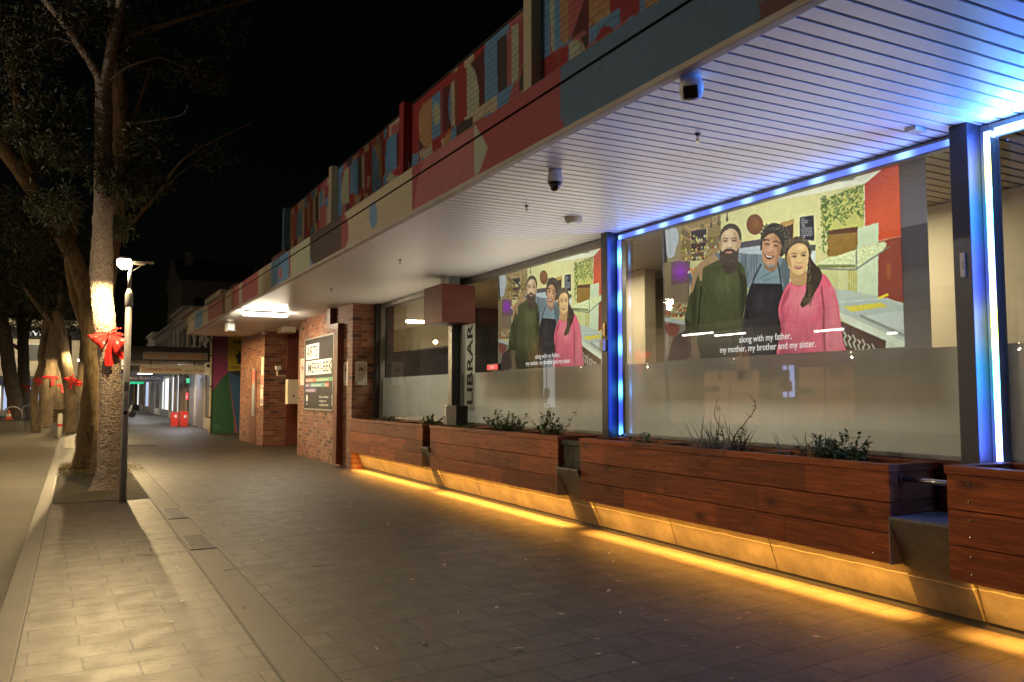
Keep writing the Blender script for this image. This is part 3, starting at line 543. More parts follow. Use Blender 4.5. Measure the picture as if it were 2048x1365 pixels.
# right: red wall, pale panel, alcove, food shelf, counter
P([(1285, 125), (1400, 28), (1460, 0), (1485, 720), (1350, 690), (1350, 320), (1285, 340)], (196, 66, 34)); g = p.mask([(1285, 125), (1400, 28), (1460, 0), (1485, 420), (1350, 420), (1350, 320), (1285, 340)])
d = np.hypot((p.x-1782)/40, (p.y-420)/60); p.put(g, (226, 84, 40), np.clip(1.1-d*.6, 0, .8)); d2 = np.clip((430-p.y)/90, 0, 1)*np.clip((1800-p.x)/90, 0, 1); p.put(g, (140, 34, 44), d2*.8)
P([(1350, 412), (1475, 385), (1490, 760), (1350, 700)], (146, 62, 42)); p.line([(1350, 412), (1476, 386)], 4, (222, 160, 120)); P([(1400, 520), (1420, 540), (1415, 600), (1398, 590)], (170, 90, 40), True, .7); P([(1250, 348), (1358, 316), (1355, 690), (1250, 675)], (192, 206, 160)); P([(1265, 480), (1350, 440), (1350, 690), (1250, 680)], (200, 214, 166), a=.8)
P([(1066, 205), (1285, 120), (1285, 340), (1100, 358), (1066, 340)], (186, 184, 88)); P([(1100, 358), (1252, 338), (1252, 480), (1100, 490)], (142, 104, 38), var=7); P([(1100, 358), (1252, 338), (1252, 366), (1100, 380)], (92, 56, 30))
P([(1000, 560), (1250, 552), (1250, 690), (1120, 665), (1000, 660)], (196, 196, 120))
for k in range(8): p.line([(1160+k*12, 555), (1160+k*12, 680)], 4, (168, 150, 48) if k > 3 else (206, 206, 150))
P([(1045, 545), (1080, 510), (1130, 492), (1240, 455), (1380, 414), (1388, 450), (1310, 500), (1240, 547)], (206, 214, 150), True, var=26); P([(1048, 548), (1240, 545), (1240, 530), (1050, 530)], (120, 126, 70), var=25)
p.line([(1044, 551), (1240, 556), (1410, 442)], 7, (112, 116, 98)); p.line([(1246, 440), (1246, 556)], 8, (128, 136, 112)); p.line([(1285, 120), (1287, 335), (1270, 345)], 5, (212, 208, 170))
P([(1100, 655), (1180, 655), (1350, 690), (1490, 725), (1490, 960), (1170, 780)], (176, 188, 166)); P([(1180, 742), (1370, 722), (1402, 742), (1220, 770)], (222, 204, 58), var=14); p.line([(1360, 700), (1402, 682)], 13, (234, 206, 40)); p.line([(1170, 720), (1400, 700), (1480, 730)], 4, (206, 214, 196)); P([(1290, 790), (1480, 760), (1490, 860), (1400, 840)], (190, 202, 184))
p.line([(1270, 790), (1490, 890)], 14, (132, 140, 122)); P([(1160, 770), (1490, 918), (1490, 1000), (1160, 800)], (208, 216, 184)); P([(1165, 815), (1395, 915), (1390, 1000), (1160, 1000)], (66, 40, 32)); P([(1395, 915), (1490, 955), (1490, 1010), (1390, 1000)], (202, 208, 170))
for k in range(7):
    x = 1180+k*24; y = 880+k*11; p.line([(x, y-15+(k % 2)*12), (x+14, y+10), (x+2, y+26), (x+16, y+60)], 6, (196, 200, 170))
for k in range(520):
    if k < 400: a, b = random.uniform(1066, 1285), random.uniform(0, 1); x = a; y = 205-(a-1066)*.38+b**1.2*(150+30*math.sin(a*.07)); 
    else: x = random.gauss(1088, 12); y = random.uniform(180, 480)
    p.ell(x, y, random.uniform(3.2, 6), random.uniform(2.2, 4), (random.randint(52, 92), random.randint(82, 118), random.randint(26, 50)), random.uniform(0, 3))
# left: shelves, coat, violet glow, clutter
P([(355, 335), (380, 325), (560, 280), (560, 470), (480, 505), (355, 510)], (158, 128, 70)); P([(362, 345), (405, 375), (405, 400), (362, 380)], (112, 92, 52)); P([(362, 395), (405, 410), (405, 475), (362, 470)], (126, 104, 40)); P([(410, 362), (488, 348), (486, 412), (410, 420)], (46, 38, 48)); P([(410, 424), (487, 416), (486, 455), (410, 466)], (60, 44, 40)); P([(495, 345), (560, 328), (560, 372), (495, 382)], (138, 122, 62)); P([(495, 392), (560, 380), (560, 440), (495, 450)], (122, 102, 50)); P([(412, 474), (484, 462), (484, 504), (412, 512)], (92, 78, 48))
p.line([(380, 335), (408, 355), (560, 310)], 6, (192, 164, 98)); p.line([(490, 345), (488, 500)], 7, (186, 160, 98)); p.line([(408, 470), (490, 455)], 6, (176, 150, 90))
for k in range(110):
    x, y = random.uniform(362, 555), random.choice((392, 410, 448, 470, 492, 498))+random.uniform(-8, 8); p.ell(x, y, random.uniform(3, 6), random.uniform(4, 10), random.choice(((196, 180, 60), (170, 60, 36), (190, 180, 160), (70, 60, 50), (120, 110, 80), (200, 196, 90))))
for x, y in ((550, 320), (512, 330), (592, 300)): p.line([(x, y-35), (x, y)], 4, (74, 62, 38)); p.ell(x, y, 6, 14, (88, 76, 44))
p.ell(550, 322, 12, 12, (108, 96, 48)); p.ell(466, 336, 11, 12, (122, 108, 50))
P([(300, 515), (405, 510), (400, 720), (300, 720)], (104, 82, 74)); p.ell(355, 565, 60, 66, (150, 44, 190), soft=.8, a=.95); P([(272, 520), (310, 515), (305, 800), (272, 800)], (134, 118, 74)); P([(290, 640), (395, 620), (395, 730), (280, 740)], (132, 110, 76), a=.8)
P([(276, 347), (300, 340), (335, 348), (348, 395), (335, 440), (322, 488), (288, 484)], (184, 194, 196), True); p.line([(300, 350), (308, 480)], 4, (150, 160, 164)); P([(264, 350), (278, 350), (290, 520), (264, 520)], (38, 38, 38))
p.line([(404, 575), (404, 550), (412, 552), (420, 578), (430, 545), (424, 570), (438, 572)], 6, (232, 116, 40)); p.ell(400, 570, 7, 9, (226, 224, 216)); p.line([(405, 580), (415, 640)], 16, (110, 106, 160))
for k in range(90): p.ell(random.uniform(276, 392), random.uniform(735, 790), random.uniform(4, 9), random.uniform(3, 8), random.choice(((172, 84, 40), (150, 130, 90), (120, 60, 36), (190, 170, 120), (96, 110, 50))))
P([(270, 795), (395, 820), (395, 840), (270, 815)], (176, 178, 164)); P([(270, 815), (395, 838), (395, 1020), (270, 1020)], (118, 108, 86)); P([(280, 830), (350, 842), (330, 900), (290, 880)], (124, 60, 44), True); P([(320, 900), (400, 850), (400, 1020), (285, 1020)], (62, 44, 38))
# plaque, menu board, poster, hood
p.ell(732, 327, 42, 52, (120, 70, 34)); p.ell(738, 322, 22, 34, (140, 84, 36), soft=.6)
P([(862, 318), (930, 300), (928, 420), (862, 430)], (178, 138, 62)); P([(872, 345), (926, 325), (924, 400), (872, 410)], (70, 46, 36)); P([(953, 287), (1034, 276), (1036, 414), (955, 406)], (206, 202, 150)); P([(959, 291), (1031, 280), (1032, 410), (961, 400)], (40, 42, 48))
for k in range(11): p.line([(966, 299+k*9.4), (random.choice((985, 990, 1000, 1022)), 298+k*9.2)], 3.4, (182, 184, 178))
P([(640, 420), (770, 400), (770, 432), (640, 450)], (78, 76, 82)); P([(640, 450), (770, 432), (780, 500), (640, 500)], (172, 184, 184)); P([(1000, 430), (1040, 430), (1035, 480), (1000, 480)], (80, 80, 76)); P([(1000, 460), (1040, 460), (1035, 540), (1000, 540)], (200, 206, 196))
# middle figure: shirt, arms, apron
P([(535, 480), (640, 468), (700, 476), (770, 478), (880, 498), (912, 580), (900, 660), (880, 770), (680, 770), (700, 650), (640, 560)], (112, 126, 130)); P([(880, 495), (912, 560), (905, 640), (868, 690), (850, 560)], (86, 98, 100))
for k in range(26):
    x = random.uniform(650, 760); p.line([(x, 480), (x+random.uniform(-8, 18), 560+random.uniform(0, 60))], 5, random.choice(((86, 102, 108), (122, 138, 142))))
P([(770, 520), (850, 520), (880, 640), (700, 640)], (118, 140, 146)); p.line([(760, 600), (830, 560)], 5, (92, 110, 116)); p.line([(775, 612), (850, 590)], 4, (92, 110, 116)); p.line([(763, 530), (728, 600), (712, 660)], 9, (62, 70, 74)); p.line([(848, 520), (858, 575), (868, 640)], 9, (58, 66, 68))
P([(715, 624), (865, 626), (884, 700), (862, 770), (870, 880), (868, 1030), (655, 1030), (664, 870), (690, 700)], (40, 36, 38), var=3); p.ell(770, 720, 60, 70, (62, 58, 60), soft=.9, a=.7); p.line([(716, 626), (864, 628)], 3, (86, 80, 80))
for k in range(40): x = random.uniform(690, 860); y = random.uniform(640, 960); p.ell(x, y, random.uniform(8, 30), random.uniform(20, 60), random.choice(((58, 54, 56), (32, 28, 30), (50, 46, 50))), soft=1, a=.35)
P([(670, 860), (720, 700), (700, 800), (690, 1010), (655, 1010)], (26, 22, 24), True, .7); P([(820, 1010), (850, 820), (872, 860), (868, 1010)], (26, 22, 24), True, .7)
# left figure: green jumper
P([(470, 528), (540, 500), (580, 520), (640, 510), (676, 545), (690, 600), (694, 680), (676, 770), (668, 880), (650, 1030), (452, 1030), (440, 868), (390, 872), (378, 800), (394, 720), (412, 650), (440, 570)], (74, 78, 42), True, var=9)
g = p.mask([(470, 528), (540, 500), (640, 510), (676, 545), (694, 680), (668, 880), (650, 1030), (452, 1030), (378, 860), (412, 650)]); p.put(g, (38, 34, 18), np.clip((p.y-640)/70, 0, .75)); p.put(g, (98, 102, 60), np.clip(1-np.hypot((p.x-1450)/36, (p.y-566)/40), 0, .7)); p.line([(462, 640), (452, 760), (444, 870)], 9, (36, 38, 18)); p.line([(596, 590), (598, 670)], 3, (112, 118, 66)); P([(640, 540), (690, 600), (692, 700), (670, 800), (664, 640)], (44, 44, 24), a=.6); P([(378, 800), (440, 850), (440, 870), (388, 872)], (52, 50, 22))
P([(396, 880), (432, 872), (440, 930), (458, 1000), (440, 1030), (408, 1030), (398, 960)], (112, 86, 60), True); P([(395, 878), (405, 880), (415, 1010), (400, 1000)], (70, 52, 38))
for k in range(70): x = random.uniform(400, 680); y = random.uniform(540, 860); p.ell(x, y, random.uniform(6, 18), random.uniform(20, 70), random.choice(((88, 90, 54), (54, 56, 30), (64, 68, 36))), random.uniform(-.3, .3), 1, .3)
for x, a in ((425, .75), (668, .55)): p.ell(x, 740, 22, 190, (38, 38, 20), soft=1, a=a)
# arm over the shoulder with its hand
P([(538, 478), (556, 500), (505, 528), (470, 556), (466, 606), (454, 610), (446, 586), (432, 622), (418, 668), (406, 668), (414, 610), (430, 552), (468, 510), (505, 486)], (172, 136, 88), True); p.line([(500, 520), (470, 552), (466, 600)], 4, (120, 90, 56)); p.line([(447, 575), (436, 610), (424, 650)], 3, (120, 88, 56)); P([(530, 478), (556, 472), (566, 496), (552, 505)], (96, 112, 114))
# first head
p.zoom(1340, 420, 6.827)
P([(700, 560), (940, 540), (930, 640), (700, 680)], (60, 48, 36))
P([(678, 430), (684, 340), (720, 250), (770, 205), (830, 188), (900, 205), (950, 262), (974, 340), (972, 400), (955, 430), (690, 440)], (70, 60, 46), True, var=5)
for k in range(70): x = random.uniform(700, 960); p.line([(x, 205+abs(x-830)*.5), (x+(x-830)*.12, 270+abs(x-830)*.5)], 5, random.choice(((92, 82, 62), (52, 44, 34), (80, 70, 52))), .7)
P([(664, 440), (686, 430), (694, 520), (676, 522)], (176, 136, 96), True); P([(950, 415), (970, 420), (962, 505), (944, 515)], (180, 146, 104), True); p.line([(676, 455), (682, 500)], 5, (120, 88, 60))
P([(694, 430), (700, 360), (740, 300), (800, 262), (840, 256), (900, 285), (936, 350), (950, 430), (942, 520), (915, 600), (830, 650), (740, 620), (702, 540)], (210, 176, 130), True)
p.ell(800, 330, 84, 56, (234, 206, 160), soft=1, a=.9); p.ell(880, 330, 50, 50, (196, 160, 116), soft=1, a=.6); g = p.mask([(870, 300), (936, 350), (950, 430), (942, 560), (890, 600), (895, 450)], True); p.put(g, (166, 128, 88), .5); p.ell(742, 488, 40, 44, (228, 194, 148), soft=1, a=.9); p.ell(884, 484, 36, 40, (206, 168, 122), soft=1, a=.8); p.ell(704, 470, 16, 80, (160, 124, 86), soft=1, a=.7)
p.ell(752, 430, 48, 30, (160, 122, 86), soft=1, a=.8); p.ell(876, 424, 48, 30, (150, 114, 80), soft=1, a=.8)
P([(802, 405), (824, 402), (848, 488), (834, 512), (800, 514), (776, 500)], (220, 186, 140), True, .9); p.ell(810, 492, 20, 16, (238, 208, 168), soft=1); P([(776, 500), (806, 512), (848, 500), (840, 518), (812, 524), (784, 516)], (138, 98, 68), True, .8); p.line([(848, 420), (852, 470)], 8, (170, 130, 92), .6)
for x0, x1, yy in ((716, 792, 388), (836, 914, 384)):
    m = (x0+x1)/2; p.line([(x0, yy+12), (m-8, yy-2), (x1, yy+10)], 11, (78, 60, 44), .9); p.line([(m-30, yy+38), (m, yy+30), (m+30, yy+38)], 8, (66, 48, 36)); p.ell(m, yy+38, 11, 8, (40, 30, 24)); p.line([(m-24, yy+50), (m+22, yy+50)], 5, (178, 138, 100), .8)
P([(690, 545), (712, 580), (730, 560), (760, 540), (815, 530), (868, 540), (895, 566), (915, 560), (938, 530), (932, 640), (920, 740), (898, 815), (850, 860), (815, 876), (770, 860), (725, 825), (692, 745), (678, 640)], (72, 58, 46), True, var=8)
p.ell(806, 560, 74, 24, (84, 62, 46), soft=.6); p.ell(808, 585, 66, 24, (150, 106, 84), soft=.7); p.ell(806, 582, 50, 11, (186, 122, 104)); p.line([(764, 576), (806, 572), (848, 578)], 5, (214, 194, 174), .8); p.line([(768, 592), (806, 597), (842, 591)], 5, (150, 90, 76)); p.ell(806, 612, 22, 8, (84, 66, 50))
for k in range(260):
    x = random.gauss(806, 66); y = random.uniform(600, 860)
    if abs(x-806) < 118-(y-600)*.26: p.line([(x, y), (x+random.uniform(-12, 12)+(x-806)*.1, y+random.uniform(14, 40))], 4, random.choice(((104, 86, 66), (46, 36, 28), (88, 70, 54), (56, 44, 34))), .7)
# second head
p.zoom(1500, 420, 6.827)
P([(170, 640), (200, 740), (260, 790), (330, 770), (380, 660), (370, 800), (290, 850), (200, 800)], (150, 104, 70)); P([(146, 560), (140, 500), (150, 380), (178, 290), (240, 212), (330, 180), (430, 210), (500, 290), (548, 390), (540, 500), (480, 590), (430, 640), (400, 620), (300, 350), (190, 400), (170, 520)], (52, 48, 38), True, var=9)
for k in range(46):
    a = random.uniform(-2.6, .5); r = random.uniform(150, 215); x, y = 330+r*math.cos(a), 390+r*math.sin(a)*1.0; p.line([(x, y), (x+random.uniform(-30, 30), y+random.uniform(15, 50))], 7, random.choice(((112, 106, 82), (34, 30, 24), (84, 78, 60))))
P([(168, 470), (184, 400), (240, 345), (320, 322), (378, 366), (420, 450), (425, 520), (412, 600), (392, 655), (348, 732), (262, 762), (195, 728), (164, 640)], (190, 136, 92), True); P([(330, 340), (378, 366), (420, 450), (420, 560), (380, 680), (340, 730), (360, 560)], (156, 104, 66), True, .55); p.ell(285, 370, 70, 40, (210, 160, 114), soft=.9, a=.8)
p.ell(270, 440, 70, 60, (206, 156, 112), soft=1, a=.6); p.ell(400, 560, 30, 110, (132, 88, 58), soft=1, a=.7); p.ell(180, 560, 18, 90, (150, 104, 72), soft=1, a=.6); p.ell(262, 720, 60, 34, (206, 154, 114), soft=1, a=.7)
for yy in (352, 374, 394): p.line([(215, yy+14), (290, yy), (370, yy+16)], 4, (150, 102, 66))
p.line([(190, 425), (225, 404), (262, 424)], 14, (56, 42, 32)); p.line([(318, 440), (365, 428), (412, 455)], 14, (56, 42, 32))
for x, y in ((232, 470), (350, 496)): p.ell(x, y, 40, 20, (150, 104, 70), soft=.7); p.line([(x-32, y-4), (x, y-12), (x+32, y)], 9, (42, 30, 24)); p.line([(x-24, y+14), (x+24, y+18)], 5, (134, 92, 62))
p.ell(268, 545, 44, 34, (214, 160, 118), soft=.6); P([(285, 470), (315, 480), (306, 570), (240, 580), (228, 556)], (208, 154, 110), True); p.line([(226, 566), (260, 588), (306, 576)], 6, (116, 74, 50)); P([(196, 606), (250, 626), (322, 634), (306, 664), (262, 676), (220, 656)], (86, 34, 30), True); P([(206, 616), (255, 632), (312, 640), (290, 652), (240, 648)], (232, 222, 204), True); p.line([(182, 600), (196, 580), (222, 560)], 5, (128, 82, 56)); p.line([(300, 570), (334, 606), (330, 640)], 5, (128, 82, 56)); p.ell(205, 560, 30, 34, (214, 158, 116), soft=.9, a=.7); p.ell(350, 580, 34, 40, (198, 144, 100), soft=.9, a=.7)
for k in range(150):
    a = random.uniform(-3.3, .9); r = 172+random.gauss(0, 20); x, y = 338+r*math.cos(a), 388+r*1.0*math.sin(a); p.ell(x, y, random.uniform(10, 26), random.uniform(6, 12), random.choice(((44, 38, 30), (70, 64, 50), (92, 86, 68), (52, 45, 36))), random.uniform(0, 3))
# right figure: pink jumper, hair, face
p.zoom(1220, 320, 2.528)
P([(912, 618), (940, 610), (1040, 590), (1082, 578), (1120, 630), (1150, 710), (1166, 820), (1175, 900), (1175, 1030), (862, 1030), (866, 860), (850, 765), (868, 690), (892, 640)], (224, 88, 108), True, var=7)
g = p.mask([(912, 618), (1082, 578), (1166, 820), (1175, 1030), (862, 1030), (850, 765)]); p.put(g, (236, 128, 132), np.clip(1-np.hypot((p.x-1602)/42, (p.y-600)/46), 0, .75)); p.put(g, (150, 52, 64), np.clip((p.y-650)/90, 0, .6)*np.clip((1606-p.x)/60+.4, 0, 1)); p.put(p.mask([(1085, 650), (1130, 640), (1172, 900), (1172, 1020), (1090, 1020), (1078, 800)]), (216, 104, 116), .7); p.line([(1068, 640), (1082, 760), (1080, 840), (1090, 1000)], 7, (142, 54, 62)); p.line([(915, 622), (950, 640), (1000, 628)], 6, (176, 60, 80)); P([(862, 760), (905, 690), (912, 640), (880, 680)], (160, 48, 70), a=.6)
for k in range(30): x = random.uniform(870, 1160); y = random.uniform(700, 980); p.line([(x, y), (x+random.uniform(-6, 6), y+40)], 3, random.choice(((206, 92, 104), (180, 70, 84))), .5)
for k in range(60): x = random.uniform(870, 1165); y = random.uniform(650, 980); p.ell(x, y, random.uniform(6, 18), random.uniform(20, 70), random.choice(((228, 122, 128), (186, 74, 88), (214, 104, 114))), random.uniform(-.3, .3), 1, .3)
p.ell(872, 850, 18, 160, (150, 50, 66), soft=1, a=.6); p.ell(1080, 840, 14, 170, (152, 56, 70), soft=1, a=.7); p.ell(1000, 740, 60, 70, (238, 134, 138), soft=1, a=.5); p.ell(1130, 760, 26, 150, (232, 124, 130), soft=1, a=.5)
p.zoom(1500, 420, 6.827)
P([(478, 660), (488, 560), (520, 460), (590, 390), (660, 366), (740, 382), (800, 440), (826, 540), (830, 640), (870, 720), (960, 820), (985, 900), (950, 1020), (890, 1120), (850, 1200), (780, 1290), (720, 1330), (690, 1280), (760, 1120), (770, 900), (780, 700), (560, 700), (520, 760)], (62, 48, 36), True, var=8)
P([(520, 470), (590, 395), (660, 368), (740, 384), (800, 444), (812, 500), (700, 452), (600, 480), (540, 560)], (104, 94, 68), True, .5, var=9)
for k in range(60):
    t = random.random(); x = 800+t*random.uniform(20, 150)-max(0, t-.6)*260; y = 640+t*600; p.line([(x, y), (x+random.uniform(-20, 26), y+60), (x+random.uniform(-40, 10), y+120)], 6, random.choice(((38, 28, 22), (98, 76, 54), (78, 58, 42), (120, 96, 66))))
P([(555, 800), (760, 820), (765, 1010), (700, 1040), (620, 1030), (565, 990)], (184, 138, 82), True)
P([(498, 660), (520, 570), (560, 510), (620, 470), (700, 458), (770, 495), (800, 570), (802, 660), (790, 740), (758, 830), (685, 890), (610, 872), (550, 800), (515, 740)], (212, 170, 106), True); p.ell(690, 520, 70, 44, (236, 200, 140), soft=.9, a=.8); p.ell(590, 720, 40, 46, (228, 184, 122), soft=.9, a=.7); P([(498, 660), (520, 580), (560, 700), (560, 800), (515, 740)], (164, 122, 70), True, .6); p.ell(765, 700, 26, 40, (224, 180, 120), soft=.9, a=.6)
for k in range(140):
    a = random.uniform(-3.2, .1); r = random.uniform(.9, 1.08); x, y = 650+175*r*math.cos(a), 560+190*r*math.sin(a); p.line([(x, y), (x+(x-650)*.08+random.uniform(-8, 8), y+random.uniform(20, 60))], 6, random.choice(((70, 56, 42), (128, 118, 88), (96, 84, 62), (52, 40, 30))), .8)
p.ell(520, 700, 26, 110, (150, 110, 66), soft=1, a=.7); p.ell(690, 850, 60, 30, (226, 184, 124), soft=1, a=.7); p.ell(640, 960, 90, 40, (196, 152, 98), soft=1, a=.6); p.line([(562, 604), (602, 590), (642, 604)], 8, (64, 48, 36)); p.line([(698, 600), (735, 580), (768, 584)], 8, (64, 48, 36))
for x, y in ((605, 638), (732, 622)): p.ell(x, y, 50, 30, (172, 130, 84), soft=1, a=.8); p.ell(x, y+2, 28, 9, (176, 152, 118)); p.ell(x+2, y, 13, 11, (40, 30, 24)); p.line([(x-34, y+4), (x, y-12), (x+34, y)], 6, (46, 34, 26)); p.line([(x-26, y+14), (x+26, y+13)], 4, (150, 110, 70), .7)
P([(650, 620), (676, 615), (706, 690), (690, 720), (640, 725), (628, 700)], (222, 180, 116), True); p.line([(628, 710), (650, 728), (690, 730), (712, 708)], 7, (142, 96, 58)); P([(594, 775), (640, 768), (668, 772), (690, 764), (724, 766), (700, 800), (660, 814), (620, 800)], (164, 84, 72), True); p.line([(600, 777), (660, 786), (720, 769)], 7, (230, 214, 190))
def blur(c, sg):
    a = c.reshape(p.nv, p.nu, 3); k = np.exp(-.5*(np.arange(-6, 7)/sg)**2); k /= k.sum()
    for ax in (0, 1):
        pad = [(0, 0)]*3; pad[ax] = (6, 6); b = np.pad(a, pad, 'edge'); a = sum(w*(b[i:i+a.shape[0]] if ax == 0 else b[:, i:i+a.shape[1]]) for i, w in enumerate(k))
    return a.reshape(-1, 3)
low = blur(rng.normal(0, 1, (len(p.x), 3)).mean(1, keepdims=True).repeat(3, 1), 5.0); low /= low.std(); p.c = blur(p.c, .95); sharp = p.c-blur(p.c, 3.0); p.c = p.c+.6*sharp; p.c *= 1+.013*low; lum = p.c.mean(1, keepdims=True); p.c = lum+(p.c-lum)*.87; p.c *= (.86+.26*np.exp(-(((p.x-1640)/210)**2+((p.y-470)/170)**2)))[:, None]
p.c += rng.normal(0, 1, len(p.x))[:, None]*1.8
p.c = np.clip(p.c, 0, 255)
p.c = p.c*.95+10; p.c *= (1+rng.normal(0, .02, len(p.x)))[:, None]
scr = []
def screen(name, label):
    t = thing(name, label, 'screen', (5.66, 5.4, 1.7)); return t
t = screen('projection_screen', 'wide roller screen nearest the camera projecting three people, lit blue along its window frame'); scr.append(t)
mb = MB(); mb.box(XS+.006, XS+.01, 3.74, 6.86, 1.72, 3.36); obj('fabric', mb, 'blind_fabric', t)
mb = MB(); mb.box(XS-.012, XS+.02, 3.74, 6.86, 1.69, 1.72, .004); obj('bottom_bar', mb, 'aluminium', t)
p.build('picture', 'picture', t, 1.15)
mb = MB(); yc = at(1530, 700, X=XS)[1]; z1, z2 = at(1530, 682, X=XS)[2], at(1530, 698, X=XS)[2]
mb.text('along with my father,', (XS-.004, yc, z1), (0, -1, 0), (0, 0, 1), .062, sx=.86, bold=.006); mb.text('my mother, my brother and my sister.', (XS-.004, yc, z2-.012), (0, -1, 0), (0, 0, 1), .062, sx=.86, bold=.006); obj('subtitle', mb, 'sign_glow', t)
t2 = dup(t, (0, 3.92, 0), 'same projected picture of three people, on the roller screen behind the lettered window')
# ------------------------------------------------------------------ concrete seat wall and the timber planters on it
XB, ZB = 4.87, .355           # front of the boards, underside of the boards
t = thing('seat_wall', 'sloping concrete seat wall running under the timber planters', 'wall', (5.2, 9, 0))
def slope(z): return 4.90+(.68-z)/.60*.225     # the face leans back towards its foot
GAPS = [(3.10, 3.56), (7.34, 7.80), (11.55, 11.86)]
mb = MB(); mb.prism([(5.16, 0), (5.4, 0), (5.4, .07), (5.16, .07)], 1, -3, 15.7); obj('toe', mb, 'black_matt', t)
joints = sorted([-3, .0, 1.55, 3.10, 3.56, 4.82, 6.08, 7.34, 7.80, 9.05, 10.3, 11.55, 11.86, 13.1, 14.4, 15.68])
for a, b in zip(joints[:-1], joints[1:]):
    gap = any(abs(a-g[0]) < .01 for g in GAPS)
    mb = MB()
    if gap: mb.prism([(slope(.055), .055), (5.36, .055), (5.36, .68), (4.835, .68), (4.832, .665)], 1, a+.006, b-.006)
    else: mb.prism([(slope(.055)+.012, .055), (5.36, .055), (5.36, .6), (slope(.6)+.012, .6)], 1, a+.006, b-.006)
    obj('seat_block' if gap else 'wall_panel', mb, 'plinth_concrete', t)
def planter(label, y0, y1, xb=XB, top=1.025, cross=None, screws=True):
    t = thing('planter_box', label, 'planter', (5.1, (y0+y1)/2, .355), 'timber planter boxes along the shop windows')
    rows = 3; zt = top-.05; h = (zt-ZB)/rows
    for r in range(rows):
        z0 = ZB+r*h; mb = MB(); ys = [y0]
        if y1-y0 > 2:
            for c in ((.32, .62, 1.0) if r == 1 else (.27, .72, 1.0) if r == 0 else (.45, .8, 1.0)): ys.append(y0+(y1-y0)*c+(0 if c == 1 else .1*(r-1)))
        else: ys.append(y1)
        for a, b in zip(ys[:-1], ys[1:]): mb.box(xb, xb+.032, a+.0008, b-.0008, z0+.004, z0+h-.003, .0025)
        obj('board', mb, 'red_timber', t)
    mb = MB()   # ends, back and cross boards
    for a, b in ((y0+.002, y0+.034), (y1-.034, y1-.002)):
        for r in range(rows): mb.box(xb+.034, 5.36, a, b, max(.684, ZB+r*h+.004) if r else .684, ZB+(r+1)*h-.003) if ZB+(r+1)*h > .7 else None
    mb.box(5.33, 5.362, y0+.04, y1-.04, .685, zt); obj('end_boards', mb, 'red_timber_cross', t)
    mb = MB(); w = .095
    mb.box(xb-.012, xb+w, y0-.008, y1+.008, zt, top, .003); mb.box(5.33, 5.4, y0-.008, y1+.008, zt, top, .003)
    cap = obj('cap', mb, 'red_timber', t); mb = MB()
    for yy in [y0-.008, y1+.008-w]+[y0+(y1-y0)*c for c in (cross or [])]: obj('cap_cross', MB().box(xb+w+.001, 5.329, yy, yy+w, zt+.001, top-.001, .003), 'red_timber_cross', t)
    mb = MB(); nx, ny = 8, int((y1-y0)*12)
    vs = [(xb+.035+(5.328-xb-.035)*i/nx, y0+.036+(y1-y0-.072)*j/ny, top-.115+.03*mnoise.noise(Vector((i*.9, j*.6+y0, 1)))) for j in range(ny+1) for i in range(nx+1)]
    mb.add(vs, [(j*(nx+1)+i, j*(nx+1)+i+1, (j+1)*(nx+1)+i+1, (j+1)*(nx+1)+i) for j in range(ny) for i in range(nx)]); obj('soil', mb, 'soil', t, True)
    mb = MB(); mb.prism([(slope(.675)-.004, .66), (slope(ZB)+.008, ZB+.002), (xb+.036, ZB+.002), (xb-.02, ZB+.002), (xb-.02, .66)], 1, y0-.004, y0+.0); obj('end_plate', mb, 'cream_trim', t)
    mb = MB()
    for yy in [y0+.14, y1-.14]+[y0+(y1-y0)*c for c in (.3, .33, .62, .66)][:(4 if y1-y0 > 2 else 0)]:
        for r in range(rows):
            for f in (.27, .75): mb.lathe([(.006, 0), (.0072, .002), (.0035, .004)], (xb-.0005, yy, ZB+r*h+h*f), 10, (-1, 0, 0))
    obj('screw', mb, 'steel', t); return t
planter('end timber planter touching the brick wall, under the plain window', 11.86, 15.69, cross=[.35])
planter('timber planter between the black bin box and the grey slatted gap', 7.80, 11.55, cross=[.3, .68])
planter('longest timber planter, below the big picture nearest the camera', 3.56, 7.34, cross=[.33, .68])
planter('timber planter cut by the edge of the photo, its rim lit blue', -2.4, 3.10, xb=4.79, top=1.06, cross=[.3, .62])
# grey slats closing one gap, handrail bar in another
t = thing('slatted_infill', 'weathered grey timber slats closing the gap between two planters', 'infill panel', (4.95, 7.57, .68))
obj('slat', MB().box(4.93, 4.955, 7.36, 7.56, .683, .93, .003), 'grey_timber', t); obj('slat', MB().box(4.93, 4.955, 7.568, 7.78, .683, .93, .003), 'grey_timber', t); mb = MB(); mb.box(4.905, 4.97, 7.352, 7.788, .932, .985, .003); obj('rail', mb, 'grey_timber', t)
t = thing('handrail', 'short steel tube rail across the dark gap between the two nearest planters', 'rail', (5.0, 3.33, .9)); mb = MB(); mb.tube([(5.0, 3.565, .925), (5.0, 3.09, .925)], .019, 14); obj('tube', mb, 'steel', t, True)
mb = MB(); mb.lathe([(.035, 0), (.035, .008), (.02, .01)], (5.0, 3.555, .925), 16, (0, -1, 0)); obj('flange', mb, 'brown_paint', t)
for y0, y1, pw in ((11.84, 15.66, 1.0), (7.8, 11.57, 1.15), (3.56, 7.34, 1.0), (-2.4, 3.10, 1.0)):
    light('planter_led', 'AREA', (4.985, (y0+y1)/2, .352), 84*(y1-y0)/3.7*pw, (1, .46, .075), .02, y1-y0, (.14, 0, -1), math.radians(76), (0, 1, 0))
    light('planter_led', 'AREA', (4.955, (y0+y1)/2, .351), 30*(y1-y0)/3.7*pw, (1, .42, .06), .02, y1-y0, (.0, 0, -1), math.radians(170), (0, 1, 0))

